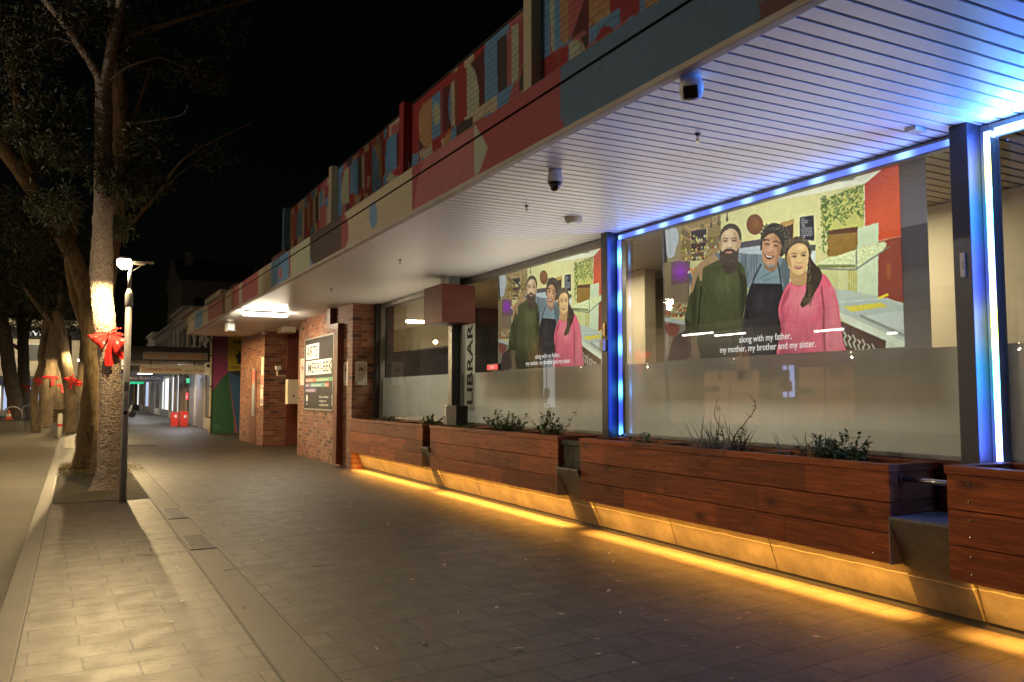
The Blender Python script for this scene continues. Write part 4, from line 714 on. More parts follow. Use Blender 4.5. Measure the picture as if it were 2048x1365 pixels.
# ------------------------------------------------------------------ plants
GREENS = [(.08, .15, .035), (.05, .11, .025), (.12, .17, .05), (.09, .11, .045), (.15, .14, .07)]
def blade(mb, b, d, L, w, droop, col, n=5):
    b = Vector(b); d = Vector(d).normalized(); s = d.cross(Vector((0, 0, 1)));
    s = s.normalized() if s.length > .01 else Vector((1, 0, 0))
    vs, p = [], b.copy(); k0 = len(mb.v)
    for k in range(n+1):
        t = k/n; ww = w*(1-t)**.7*.5+.0006; vs += [p-s*ww, p+s*ww]; d = (d+Vector((0, 0, -droop/n))).normalized(); p = p+d*L/n
    mb.add(vs, [(2*k, 2*k+1, 2*k+3, 2*k+2) for k in range(n)], col)
def leaf(mb, b, d, L, w, col, up=Vector((0, 0, 1))):
    b = Vector(b); d = Vector(d).normalized(); s = d.cross(up); s = s.normalized() if s.length > .01 else Vector((1, 0, 0)); n = s.cross(d)
    mb.add([b, b+d*L*.45+s*w*.5+n*L*.06, b+d*L, b+d*L*.45-s*w*.5+n*L*.06, b+d*L*.5-n*L*.04], [(0, 1, 4), (1, 2, 4), (2, 3, 4), (3, 0, 4)], col)
def rdir(zmin=.2): 
    a = random.uniform(0, 2*PI); z = random.uniform(zmin, 1); r = math.sqrt(max(0, 1-z*z)); return Vector((r*math.cos(a), r*math.sin(a), z))
def plant(label, x, y, kind, h, r, n, z=.92):
    h, n = h*1.45, int(n*1.8)
    t = thing('planter_plant', label, 'plant', (x, y, z), 'plants in the timber planters'); lf, st = MB(), MB()
    for k in range(n):
        a, q = random.uniform(0, 2*PI), r*math.sqrt(random.random()); b = Vector((max(4.93, min(5.3, x+q*.5*math.cos(a))), y+q*math.sin(a), z))
        if kind == 'grass': blade(lf, b, rdir(.45)+Vector((0, math.sin(a)*.5, .3)), h*random.uniform(.5, 1), .011, random.uniform(.6, 2.4), random.choice(((.16, .17, .11), (.11, .13, .07), (.2, .19, .13))))
        else:
            top = b+rdir(.6)*h*random.uniform(.35, 1); st.tube([b, (b+top)/2+Vector((random.uniform(-.02, .02),)*3), top], [.0028, .0022, .0012], 5); m = max(4, int(h*46))
            for j in range(m):
                f = random.uniform(.25, 1); leaf(lf, b.lerp(top, f), rdir(-.3), random.uniform(.03, .065), random.uniform(.02, .038), random.choice(GREENS[:3] if kind == 'herb' else GREENS))
    obj('foliage', lf, 'leafy', t)
    if st.v: obj('stem', st, 'bench_timber', t)
    return t
plant('small low leafy plant at the back of the planter beside the brick wall', 5.2, 14.3, 'herb', .14, .5, 40); plant('small leafy plant at the near end of the planter by the brick wall', 5.15, 12.15, 'herb', .2, .2, 26)
plant('low ground cover plant just in front of the black bin box', 5.18, 11.0, 'herb', .13, .45, 34); plant('bushy small plant below the lettered window, left of the taller sprig', 5.12, 9.55, 'herb', .27, .22, 34)
plant('sprig with rounded leaves at the near end of the middle planter', 5.1, 8.35, 'herb', .34, .12, 12); plant('dark spiky tuft beside the sprig with rounded leaves', 5.12, 8.12, 'grass', .2, .1, 46)
plant('tiny plant beside the blue lit column at the far end of the longest planter', 5.1, 6.6, 'herb', .15, .16, 18)
g = plant('big grassy clump with tall dry seed stalks in the longest planter', 5.1, 5.45, 'grass', .34, .3, 190)
mb = MB()
for pts in ([(5.1, 5.42, .95), (5.12, 5.4, 1.15), (5.13, 5.52, 1.3), (5.12, 5.48, 1.42)], [(5.08, 5.3, .95), (5.1, 5.25, 1.12), (5.1, 5.1, 1.27), (5.12, 5.0, 1.4), (5.12, 5.08, 1.5)], [(5.1, 5.35, .95), (5.12, 5.22, 1.1), (5.14, 5.14, 1.2)], [(5.12, 5.5, .95), (5.1, 5.46, 1.1), (5.1, 5.38, 1.2)], [(5.1, 5.3, .95), (5.1, 5.16, 1.08), (5.1, 5.06, 1.12)]):
    mb.tube(pts, [.0035]*(len(pts)-1)+[.0015], 6, 12)
    for k in range(9): i = random.randrange(len(pts)-1); leaf(mb, Vector(pts[i]).lerp(Vector(pts[i+1]), random.random()), rdir(-.5), random.uniform(.03, .08), .01, None)
mb.c = []; obj('stalk', mb, 'bench_timber', g)
plant('dry twiggy plant with thin upright stalks, beside the bright green leafy one', 5.1, 4.52, 'grass', .26, .22, 60); plant('bright green leafy plant at the near end of the longest planter', 5.1, 4.16, 'herb', .22, .17, 46)
plant('creeping low plant between the grassy clump and the twiggy plant', 5.05, 4.85, 'herb', .07, .22, 40)

# ------------------------------------------------------------------ LED pixel strips round the two near windows
def led_strip(label, cat, segs):
    t = thing('light_strip', label, cat, segs[0][0]); return t
def hot(y, n, a, b):   # brightness profile of a strip with n bright pixels
    return abs(math.cos(PI*(y-a)/(b-a)*n))**10
mb = MB(); cols = []
def strip_mesh(name, path_fn, n, colf, w0, w1, parent):   # a chain of thin emitting facets
    m = MB(); cc = []
    for k in range(n+1):
        a, b, c, d = path_fn(k/n); m.v += [tuple(a), tuple(b), tuple(c), tuple(d)]; cc += [colf(k/n)]*4
    for k in range(n):
        o = 4*k
        for i in range(4): m.f.append((o+i, o+(i+1) % 4, o+4+(i+1) % 4, o+4+i))
    return obj(name, m, 'led_pixels', parent, cols=np.array(cc))
t = thing('light_strip', 'blue pixel light strip along the head and far side of the big picture window', 'light strip', (5.44, 5.4, 3.3))
def cf(n, base, peak):
    def f(u):
        h = abs(math.cos(PI*u*n))**7; return tuple(b*(1-h)+q*h for b, q in zip(base, peak))
    return f
y0, y1 = 3.36, 7.38
strip_mesh('head_strip', lambda u: [(5.452, y0+(y1-y0)*u, 3.285), (5.438, y0+(y1-y0)*u, 3.285), (5.438, y0+(y1-y0)*u, 3.33), (5.452, y0+(y1-y0)*u, 3.33)], 260, cf(10, (.018, .12, 1.0), (.55, 1.2, 3.6)), 0, 0, t)
strip_mesh('side_strip', lambda u: [(5.452, y1-.035, 1.05+2.22*u), (5.418, y1-.035, 1.05+2.22*u), (5.418, y1-.005, 1.05+2.22*u), (5.452, y1-.005, 1.05+2.22*u)], 160, cf(4.4, (.008, .08, 1.0), (.5, 2.6, 7)), 0, 0, t)
mb = MB(); mb.box(5.4535, 5.459, y0, y1+.01, 3.27, 3.34); mb.box(5.4535, 5.459, y1-.04, y1+.01, 1.04, 3.268); obj('strip_housing', mb, 'aluminium', t)
t = thing('light_strip', 'glaring white and blue light strip framing the window at the photo edge', 'light strip', (5.42, 3.1, 2))
def cb(u):
    z = 1.05+2.24*u; stops = [(1.0, (.16, .2, 1)), (1.35, (.1, .3, 1)), (1.55, (.05, .6, .9)), (1.72, (.05, .75, .55)), (1.9, (.55, .8, .04)), (2.05, (.6, .8, .03)), (2.2, (.14, .2, 1)), (2.45, (.13, .25, 1)), (2.62, (.04, .45, 1)), (2.82, (.05, .6, .8)), (3.0, (.55, .75, .05)), (3.12, (.5, .65, .1)), (3.25, (.1, .2, 1)), (3.4, (.1, .2, 1))]
    for (a, c), (b, d) in zip(stops[:-1], stops[1:]):
        if a <= z <= b: f = (z-a)/(b-a); return tuple((x*(1-f)+y*f)*13+.45 for x, y in zip(c, d))
    return (1.5, 3, 13)
ws = .042
strip_mesh('side_strip', lambda u: [(5.45, 3.135-ws, 1.05+2.24*u), (5.39, 3.135-ws, 1.05+2.24*u), (5.39, 3.135, 1.05+2.24*u), (5.45, 3.135, 1.05+2.24*u)], 90, cb, 0, 0, t)
strip_mesh('head_strip', lambda u: [(5.45, 3.08-3.9*u, 3.262), (5.425, 3.08-3.9*u, 3.262), (5.425, 3.08-3.9*u, 3.31), (5.45, 3.08-3.9*u, 3.31)], 60, lambda u: tuple(c*(1+.4*math.sin(u*60)) for c in ((1.6, 4.0, 10.0) if u < .12 else (1.5, 3.6, 9.5))), 0, 0, t)
mb = MB(); mb.box(5.451, 5.459, -.8, 3.15, 3.25, 3.32); mb.box(5.451, 5.459, 3.07, 3.145, 1.04, 3.248); mb.box(5.388, 5.4505, 3.0865, 3.0915, 1.04, 3.248); obj('strip_housing', mb, 'aluminium', t)  # last box: fin added to block the strip's reflection in the glass

light('strip_glow', 'AREA', (5.40, 1.1, 3.29), 250, (.05, .22, 1), .05, 3.9, (-.8, 0, .62), math.radians(140), (0, 1, 0)); light('strip_glow', 'AREA', (5.40, 5.37, 3.305), 5, (.05, .18, 1), .05, 3.9, (-1, 0, .1), None, (0, 1, 0))
for yc, ln, pw, cl in ((13.7, 3.3, 15, (1, .84, .6)), (9.2, 3.2, 22, (1, .90, .74)), (5.37, 3.8, 21, (.95, .9, .95))): light('window_fill', 'AREA', (5.42, yc, 2.55), pw, cl, 1.1, ln, (-.74, 0, .67), None, (0, 1, 0))   # fill lights added before the glass to brighten the soffit
light('strip_glow', 'AREA', (5.38, 7.37, 2.2), 4, (.015, .09, 1), .02, 2.2, (-.35, 1, 0), None, (0, 0, 1)); light('strip_glow', 'AREA', (5.37, 3.14, 2.2), 14, (.04, .10, 1), .02, 2.2, (-.3, 1, 0), None, (0, 0, 1))
# ------------------------------------------------------------------ fittings on the soffit
def on_soffit(px, py, dz=0): return at(px, py, Z=ZS-dz)
p = on_soffit(1110, 341); x, y = p[0], p[1]
t = thing('dome_camera', 'white drum shaped dome security camera hanging under the canopy', 'security camera', (x, y, ZS))
mb = MB(); mb.lathe([(.056, 0), (.058, -.03), (.058, -.034), (.061, -.036), (.066, -.098), (.064, -.104)], (x, y, ZS), 40); obj('housing', mb, 'white_plastic', t, True)
mb = MB(); mb.lathe([(.062, -.1045), (.058, -.116), (.053, -.124)], (x, y, ZS), 36); obj('ring', mb, 'black_plastic', t, True)
mb = MB(); mb.lathe([(.049*math.cos(a), -.125-.055*math.sin(a)) for a in np.linspace(0, PI/2*.98, 9)], (x, y, ZS), 36); obj('dome', mb, 'dome_glass', t, True)
p = on_soffit(1366, 152); x, y = 3.13, p[1]
t = thing('turret_camera', 'white camera with a square black lens window at the canopy edge', 'security camera', (x, y, ZS))
mb = MB(); mb.lathe([(.062, 0), (.064, -.02), (.062, -.06), (.05, -.085)], (x, y, ZS), 32); obj('base', mb, 'white_plastic', t, True)
d = Vector((-.6, -.55, -.6)).normalized(); q = d.to_track_quat('-Z', 'Y').to_matrix(); o = Vector((x, y-.01, ZS-.075))
mb = MB(); mb.box(x-.07, x+.07, y-.065, y+.065, ZS-.155, ZS-.03, .05, q, o); obj('head', mb, 'white_plastic', t, True)
mb = MB(); mb.box(x-.042, x+.042, y-.038, y+.038, ZS-.162, ZS-.15, .004, q, o); obj('lens_window', mb, 'dome_glass', t)
p = at(460, 640, Z=ZS); x, y = p[0], p[1]
t = thing('bullet_camera', 'tiny white camera near the far end of the canopy', 'security camera', (x, y, ZS)); mb = MB(); mb.lathe([(.09, 0), (.09, -.04), (.04, -.05), (.04, -.09)], (x, y, ZS), 20); obj('base', mb, 'white_plastic', t)
mb = MB(); mb.box(x-.11, x+.11, y-.16, y+.1, ZS-.3, ZS-.09, .03); obj('head', mb, 'white_plastic', t); mb = MB(); mb.box(x-.07, x+.08, y-.165, y-.155, ZS-.27, ZS-.12, .003); obj('lens_window', mb, 'black_plastic', t)
p = on_soffit(1147, 436); x, y = p[0], p[1]
t = thing('smoke_detector', 'round cream smoke detector on the slatted soffit', 'smoke detector', (x, y, ZS)); mb = MB(); mb.lathe([(.092, 0), (.094, -.012), (.086, -.045), (.08, -.05)], (x, y, ZS), 36); obj('body', mb, 'cream_plastic', t, True); mb = MB(); mb.lathe([(.074, -.0505), (.07, -.06), (.03, -.062)], (x, y, ZS), 36); obj('cap', mb, 'white_plastic', t, True)
for px, py, lb in ((1395, 268, 'brass fire sprinkler nearest the camera on the soffit, below the square lens camera'), (1053, 412, 'fire sprinkler between the dome camera and the cream smoke detector'), (800, 520, 'fire sprinkler on the bare soffit in front of the brown box'), (662, 578, 'farthest fire sprinkler on the soffit, above the downpipe')):
    x, y = on_soffit(px, py)[:2]; t = thing('fire_sprinkler', lb, 'sprinkler', (x, y, ZS), 'fire sprinklers on the soffit'); mb = MB(); mb.lathe([(.024, 0), (.022, -.006), (.012, -.009), (.009, -.018)], (x, y, ZS), 16); obj('rosette', mb, 'black_plastic', t)
    mb = MB(); mb.tube([(x-.011, y, ZS-.018), (x-.013, y, ZS-.035), (x-.004, y, ZS-.055)], .003, 6); mb.tube([(x+.011, y, ZS-.018), (x+.013, y, ZS-.035), (x+.004, y, ZS-.055)], .003, 6); mb.tube([(x, y, ZS-.018), (x, y, ZS-.05)], .0025, 6); mb.lathe([(.017, -.056), (.017, -.059)], (x, y, ZS), 14); obj('frame', mb, 'brass', t)
x, y = on_soffit(1830, 257)[:2]
t = thing('junction_box', 'small flat white box on the soffit by the blue lit column', 'junction box', (x, y, ZS)); mb = MB(); mb.box(x-.06, x+.06, y-.045, y+.045, ZS-.03, ZS-.001, .006); obj('case', mb, 'white_plastic', t)
# lit ceiling light
a, b = at(500, 622, Z=ZS-.05), at(568, 622, Z=ZS-.05); lx, ly = 3.7, 18.3
t = thing('ceiling_light', 'bright fluorescent light fitting glowing under the far part of the canopy', 'ceiling light', (lx, ly, ZS)); mb = MB(); mb.box(lx-.5, lx+.5, ly-.11, ly+.11, ZS-.03, ZS-.001, .006); obj('tray', mb, 'white_plastic', t)
mb = MB(); mb.box(lx-.47, lx+.47, ly-.09, ly+.09, ZS-.1, ZS-.031, .02); obj('diffuser', mb, 'tube_glow', t); mb = MB(); mb.box(lx-.505, lx+.505, ly-.125, ly-.112, ZS-.05, ZS-.03); obj('bracket', mb, 'galvanised', t)
x, y = 5.0, 22.4
t = thing('exit_light', 'unlit cream batten light beside the recessed doorway', 'ceiling light', (x, y, ZS)); mb = MB(); mb.box(x-.08, x+.3, y-.3, y+.3, ZS-.16, ZS-.002, .02); obj('case', mb, 'cream_plastic', t)
t = thing('ceiling_conduit', 'thin white conduit with small boxes on the soffit near the recess', 'conduit', (4.8, 24, ZS)); mb = MB(); mb.tube([(4.0, 24.1, ZS-.03), (5.3, 24.1, ZS-.03)], .02, 8); obj('pipe', mb, 'cream_plastic', t); obj('junction', MB().box(4.5, 4.62, 24.0, 24.14, ZS-.09, ZS-.03, .01), 'cream_plastic', t); obj('junction', MB().box(4.75, 4.9, 24.0, 24.14, ZS-.1, ZS-.03, .01), 'cream_plastic', t)

# ------------------------------------------------------------------ boxes, pipe and signs on the walls
t = thing('hanging_box', 'large plain brown box sign hung beside the dark column', 'box', (5.2, 11.55, 2.6)); mb = MB(); mb.box(4.9, 5.47, 11.19, 11.92, 2.62, 3.21, .006); obj('case', mb, 'brown_paint', t); mb = MB(); mb.box(5.1, 5.3, 11.4, 11.7, 3.21, 3.37); obj('hanger', mb, 'galvanised', t)
t = thing('bin_box', 'black box with a pale tag standing behind the planter under the brown box', 'box', (5.4, 11.7, 1.02)); mb = MB(); mb.box(5.20, 5.40, 11.3, 11.66, 1.02, 1.33, .008); obj('case', mb, 'black_matt', t); mb = MB(); mb.box(5.205, 5.395, 11.662, 11.78, 1.02, 1.33, .006); obj('end', mb, 'grey_plastic', t); mb = MB(); mb.box(5.198, 5.2035, 11.69, 11.75, 1.16, 1.3); obj('label_plate', mb, 'sign_white', t)
for (x0, x1, y0, y1, z0, z1, lb) in ((5.295, 5.31, 3.24, 3.275, 2.3, 2.47, 'small white plate on the near dark column'), (5.295, 5.31, 7.46, 7.5, 2.17, 2.32, 'slim brass plate on the middle column, above a small box'), (5.26, 5.31, 7.45, 7.52, 2.0, 2.13, 'small grey lock box on the middle column'), (5.44, 5.455, 11.95, 11.99, 2.3, 2.55, 'brass plate beside the brown hanging box')):
    t = thing('wall_plate', lb, 'plate', ((x0+x1)/2, (y0+y1)/2, z0)); mb = MB(); mb.box(x0, x1, y0, y1, z0, z1, .004); obj('cover', mb, 'sign_white' if x0 < 5.29 or y0 < 4 else 'brass', t); mb = MB(); mb.box(x0-.003, x0+.001, (y0*2+y1)/3, (y0+y1*2)/3, (z0*2+z1)/3, (z0+z1*2)/3); obj('switch', mb, 'galvanised', t)
t = thing('downpipe', 'square brown downpipe with an offset on the brick wall', 'downpipe', (4.85, 16.6, 0)); mb = MB(); mb.box(4.79, 4.915, 16.95, 17.2, 2.96, ZS-.002, .004); mb.prism([(16.35, 2.86), (17.2, 2.92), (17.2, 3.03), (16.35, 3.0)], 0, 4.792, 4.913); mb.box(4.785, 4.915, 16.34, 16.6, .36, 2.9, .004); obj('pipe', mb, 'brown_paint', t)
mb = MB(); mb.box(4.778, 4.918, 16.33, 16.61, .06, .36, .004); obj('shoe', mb, 'brown_paint', t)
# arts board
t = thing('arts_board', 'large black notice board with ARTS MERRI-BEK in two white panels', 'sign', (4.9, 18.2, 1.2)); X = 4.905
mb = MB(); mb.box(X-.002, 4.918, 17.02, 19.45, 1.18, 2.81); obj('panel', mb, 'sign_black', t); mb = MB()
for a in ((17.0, 19.47, 2.812, 2.85), (17.0, 19.47, 1.14, 1.178), (19.452, 19.49, 1.178, 2.812), (16.98, 17.018, 1.178, 2.812)): mb.box(X-.02, 4.919, *a, .003)
obj('frame', mb, 'aluminium', t); ux, uz = (0, -1, 0), (0, 0, 1)
def lpanel(name, y0, y1, z0, z1, m, txt=None, ink='ink', h=.2, sx=.6, bold=.02, yo=.06, zo=.06):
    mb = MB(); mb.box(X-.006, X-.0035, y1, y0, z0, z1); pn = obj(name, mb, m, t)
    if txt: mb = MB(); mb.text(txt, (X-.0085, y0-yo, z0+zo), ux, uz, h, 'LEFT', sx, bold); o = obj('lettering', mb, ink); o.parent = pn
lpanel('title_panel', 19.38, 18.22, 2.34, 2.70, 'letter_white', 'ARTS', h=.25, sx=1.18, bold=.01, yo=.08); lpanel('title_panel', 19.38, 17.18, 1.97, 2.305, 'letter_white', 'MERRI-BEK', h=.235, sx=1.28, bold=.01, yo=.2, zo=.05)
lpanel('tag_panel', 19.38, 18.46, 1.80, 1.89, 'tag_red', 'Festivals and Events', 'letter_white', .05, 1.05, .006, .03, .022); lpanel('tag_panel', 18.43, 17.06, 1.80, 1.89, 'tag_green', 'Counihan Gallery in Brunswick', 'letter_white', .05, 1.15, .006, .03, .022)
lpanel('tag_panel', 19.38, 18.93, 1.68, 1.77, 'tag_violet', 'Public Art', 'letter_white', .05, .95, .006, .02, .022); lpanel('tag_panel', 18.9, 17.72, 1.68, 1.77, 'tag_teal', 'Professional Development', 'letter_white', .05, 1.15, .006, .03, .022); lpanel('tag_panel', 17.69, 17.36, 1.68, 1.77, 'tag_red', 'Rooms', 'letter_white', .05, 1.0, .006, .02, .022); lpanel('tag_panel', 19.38, 18.4, 1.56, 1.65, 'tag_violet', 'and more opportunities', 'letter_white', .05, 1.1, .006, .03, .022)
mb = MB()
for k, s in enumerate(('Follow us on Facebook', 'and sign up to our', 'e-news @artsmerribek')): mb.text(s, (X-.0045, 18.15, 1.43-.09*k), ux, uz, .05, 'LEFT', 1.15, .006)
mb.text('MERRI-BEK', (X-.0045, 17.09, 1.27), (0, 0, 1), (0, 1, 0), .055, 'LEFT', .62, .012); mb.add([(X-.0045, 19.24+.075*math.cos(a), 1.42+.085*math.sin(a)) for a in np.linspace(0, -2*PI, 20, endpoint=False)], [tuple(range(20))]); mb.text('arts', (X-.0045, 19.32, 1.26), ux, uz, .05, 'LEFT', 1.2, .006); obj('small_print', mb, 'letter_white', t)
# no-alcohol zone notices
def notice(label, O, ux, uz, w, h, off, plate='sign_white'):
    O, ux, uz = Vector(O), Vector(ux), Vector(uz); n = ux.cross(uz); t = thing('alcohol_notice', label, 'sign', O, 'no alcohol zone notices')
    c = [O+ux*(w*a)+uz*(h*b) for a, b in ((0, 0), (1, 0), (1, 1), (0, 1))]
    r = .03; prof = []
    for (cx, cy, a0) in ((w-r, h-r, 0), (r, h-r, 90), (r, r, 180), (w-r, r, 270)):
        for k in range(5): a = math.radians(a0+k*22.5); prof.append((cx+r*math.cos(a), cy+r*math.sin(a)))
    m = MB(); f = [O+ux*a+uz*b+n*off for a, b in prof]; k = len(f); m.add(f+[q-n*.004 for q in f], [tuple(range(k))]+[(i, i+k, (i+1) % k+k, (i+1) % k) for i in range(k)]); obj('plate', m, plate, t)
    P = lambda a, b, e=.0015: O+ux*a+uz*b+n*(off+e); cx, cy, R = w/2, h*.70, w*.36
    m = MB(); k = 36; vs = []
    for rr in (R, R*.88): vs += [P(cx+rr*math.cos(2*PI*i/k), cy+rr*math.sin(2*PI*i/k)) for i in range(k)]
    m.add(vs, [(i, (i+1) % k, k+(i+1) % k, k+i) for i in range(k)]); s = R*.9/math.sqrt(2); e = R*.06; m.quad(P(cx-s-e, cy+s-e, .002), P(cx+s-e, cy-s-e, .002), P(cx+s+e, cy-s+e, .002), P(cx-s+e, cy+s+e, .002)); obj('ring', m, 'ink_red', t)
    m = MB(); B = lambda x0, x1, y0, y1: m.quad(P(x0, y0), P(x1, y0), P(x1, y1), P(x0, y1))
    m.add([P(cx+R*a, cy+R*b) for a, b in ((-.14, -.5), (.14, -.5), (.14, .15), (.05, .3), (.05, .62), (-.05, .62), (-.05, .3), (-.14, .15))], [tuple(range(8))]); m.add([P(cx+R*a, cy+R*b) for a, b in ((.22, -.5), (.5, -.5), (.55, 0), (.17, 0))], [(0, 1, 2, 3)]); m.add([P(cx+R*a, cy+R*b) for a, b in ((-.55, -.5), (-.22, -.5), (-.22, .05), (-.55, .05))], [(0, 1, 2, 3)])
    B(w*.08, w*.16, h*.05, h*.11); B(w*.84, w*.92, h*.05, h*.11); obj('pictogram', m, 'ink', t)
    m = MB()
    for k, s in enumerate(('NO ALCOHOL', 'IN THIS AREA')): m.text(s, P(cx, h*(.43-.065*k)), ux, uz, h*.032, 'CENTER', 1.0, .01)
    for k, s in enumerate(('Consumption or possession', 'of liquor is prohibited', 'Penalties apply')): m.text(s, P(cx, h*(.28-.05*k)), ux, uz, h*.021, 'CENTER', .95, .004)
    obj('lettering', m, 'ink', t); return t
notice('no alcohol notice on the shaded end face of the brick wall, above the planter', (4.985, 15.75, 1.70), (1, 0, 0), (0, 0, 1), .25, .48, .006); notice('no alcohol notice between the downpipe and the corner of the brick wall', (4.92, 16.31, 1.69), (0, -1, 0), (0, 0, 1), .29, .49, .006); notice('no alcohol notice left of the large black arts board', (4.92, 19.98, 1.74), (0, -1, 0), (0, 0, 1), .44, .65, .006)
# recess: electric box, conduit, posters
t = thing('electric_box', 'cream metal electrical cabinet on the brown post in the recess', 'cabinet', (5.4, 23, 1.2)); mb = MB(); mb.box(5.22, 6.0, 22.6, 22.9, 1.24, 1.93, .01); obj('case', mb, 'cream_plastic', t); mb = MB(); mb.box(5.3, 5.95, 22.592, 22.602, 1.3, 1.87, .004); obj('door', mb, 'cream_plastic', t); mb = MB(); mb.box(5.36, 5.4, 22.583, 22.593, 1.44, 1.5); obj('lock', mb, 'black_plastic', t)
t = thing('bracket_lamp', 'small white switch box with a bent pipe above the electrical cabinet', 'switch box', (5.3, 23.9, 2.2)); mb = MB(); mb.box(5.16, 5.32, 23.9, 23.995, 2.24, 2.35, .01); obj('box', mb, 'white_plastic', t); mb = MB(); mb.tube([(5.22, 23.95, 2.24), (5.22, 23.95, 2.1), (5.3, 23.95, 2.06), (5.9, 23.95, 2.06)], .02, 8, 20); obj('pipe', mb, 'cream_plastic', t, True)
t = thing('wall_poster', 'tall poster in a silver frame in the brick niche', 'poster', (4.84, 25.5, .9)); mb = MB(); mb.box(4.815, 4.836, 25.2, 25.62, .85, 2.3, .004); obj('frame', mb, 'galvanised', t); mb = MB(); mb.box(4.812, 4.816, 25.23, 25.59, 1.85, 2.25); obj('print', mb, 'tag_red', t); mb = MB(); mb.box(4.812, 4.816, 25.23, 25.59, .9, 1.84); obj('glass', mb, 'grey_plastic', t)
for z0, z1, lb, y0 in ((1.72, 2.62, 'tall pale notice with a red band on the brick corner of the recess', 24.06), (1.18, 1.68, 'small pale notice below the red banded one on the recess corner', 24.1)):
    t = thing('wall_notice', lb, 'sign', (4.85, 24.3, z0)); mb = MB(); mb.box(4.842, 4.849, y0, y0+.36, z0, z1, .002); obj('plate', mb, 'sign_white', t); mb = MB(); mb.box(4.838, 4.8425, y0+.05, y0+.31, z0+.06, z0+(z1-z0)*.4); obj('print', mb, 'tag_red' if z0 > 1.5 else 'grey_plastic', t)
# red message sign glowing inside the lettered window
t = thing('message_sign', 'small red and violet glowing sign inside the lettered window', 'sign', (5.6, 10.8, 1.88)); mb = MB(); mb.box(5.58, 5.62, 10.62, 11.0, 1.87, 1.97); obj('case', mb, 'black_plastic', t); mb = MB(); mb.box(5.574, 5.58, 10.64, 10.98, 1.885, 1.955); obj('face', mb, 'led_red', t); mb = MB(); mb.text('OPEN', (5.571, 10.81, 1.9), (0, -1, 0), (0, 0, 1), .04, bold=.01); obj('lettering', mb, 'sign_glow', t)
# lamps of the room behind the windows
for x, y, w in ((6.6, 9.6, 58), (6.6, 13.2, 64), (6.5, 5.4, 68), (6.5, 1.2, 7)):
    light('room_lamp', 'AREA', (x, y, 3.3), w, (1, .93, .74), .5, 1.6, (0, 0, -1))
# ------------------------------------------------------------------ street lamps: light thrown down and along the kerb, little towards the shops
def lamp_light(loc, power, name='lamp_light', up=.04, back=.05):
    l = bpy.data.lights.new(name, 'POINT'); l.energy = power; l.shadow_soft_size = .05; l.color = (1, .72, .35); l.use_nodes = True
    T = NT(l.node_tree); e = [n for n in T.n if n.type == 'EMISSION'][0]; x, y, z = T.xyz(T.new('ShaderNodeTexCoord').outputs['Normal'])
    dn = T.math('MAXIMUM', T.math('MULTIPLY', z, -1.0), .001); beam = T.math('MINIMUM', T.math('DIVIDE', 1.0, T.math('POWER', T.math('ADD', dn, .02), 3.0)), 16.0)
    cut = T.ramp(T.math('ADD', dn, 0), [(.0, (up/16,)*3), (.15, (1,)*3)]); side = T.ramp(T.math('MULTIPLY_ADD', x, -.5), [(.22, (back,)*3), (.68, (1,)*3)])
    side.node.inputs[0].links[0].from_node.inputs[2].default_value = .5
    T.l.new(T.math('MULTIPLY', T.math('MULTIPLY', beam, cut), side), e.inputs['Strength'])
    o = bpy.data.objects.new(name, l); COL.objects.link(o); o.location = loc; return o
def lamp_post(label, x, y, group='pedestrian lamp posts along the kerb'):
    t = thing('lamp_post', label, 'lamp post', (x, y, 0), group); mb = MB()
    mb.tube([(x, y, 0), (x, y, 2.78)], [.047, .043], 20); obj('pole', mb, 'post_paint', t, True)
    mb = MB(); mb.tube([(x, y, 2.74), (x, y, 2.78), (x, y, 2.93), (x, y, 3.0)], [.052, .053, .050, .026], 20); mb.tube([(x, y, 2.98), (x, y, 3.2), (x+.015, y, 3.36)], [.026, .022, .021], 16); obj('upper_pole', mb, 'post_paint', t, True)
    mb = MB(); mb.box(x-.02, x+.2, y-.05, y+.05, 3.36, 3.405, .012); mb.tube([(x+.03, y, 3.26), (x+.16, y, 3.36)], .005, 6); mb.box(x+.2, x+.31, y-.04, y+.04, 3.385, 3.415, .01); obj('arm', mb, 'cream_plastic', t)
    mb = MB(); mb.lathe([(.02, .045), (.075, .035), (.088, .012), (.08, 0)], (x-.075, y, 3.415), 24); obj('lamp_cap', mb, 'post_paint', t, True)
    mb = MB(); mb.lathe([(.098*math.cos(a), -.092*math.sin(a)) for a in np.linspace(-.5, PI/2*.97, 10)], (x-.075, y, 3.37), 24); obj('lamp_lens', mb, 'lamp_glow', t, True)
    return t
lp = lamp_post('lit lamp post standing in front of the tree with the big red bow', .63, 12.5)
mb = MB(); mb.box(.6, .66, 12.4525, 12.4535, 1.55, 1.68); obj('sticker', mb, 'sign_grey', lp); mb = MB(); mb.lathe([(.028, 0), (.028, .001)], (.63, 12.455, 1.25), 18, (0, -1, 0)); obj('sticker', mb, 'black_matt', lp)
LP = [(.63, -1.2, None), (.63, 12.5, None), (.63, 24.4, None), (.57, 36.2, 'nearest of the small distant lit lamp posts behind the trees'), (.61, 42.0, 'middle one of the small distant lit lamp posts behind the trees'), (.25, 49.0, 'farthest and leftmost of the small distant lit lamp posts')]
for x, y, lb in LP:
    if lb: dup(lp, (x-.63, y-12.5, 0), lb)
    lamp_light((x-.075, y-.02, 3.25), 5 if y < 0 else 75 if y > 30 else 235 if y < 20 else 210, back=.6 if y > 20 else .05)
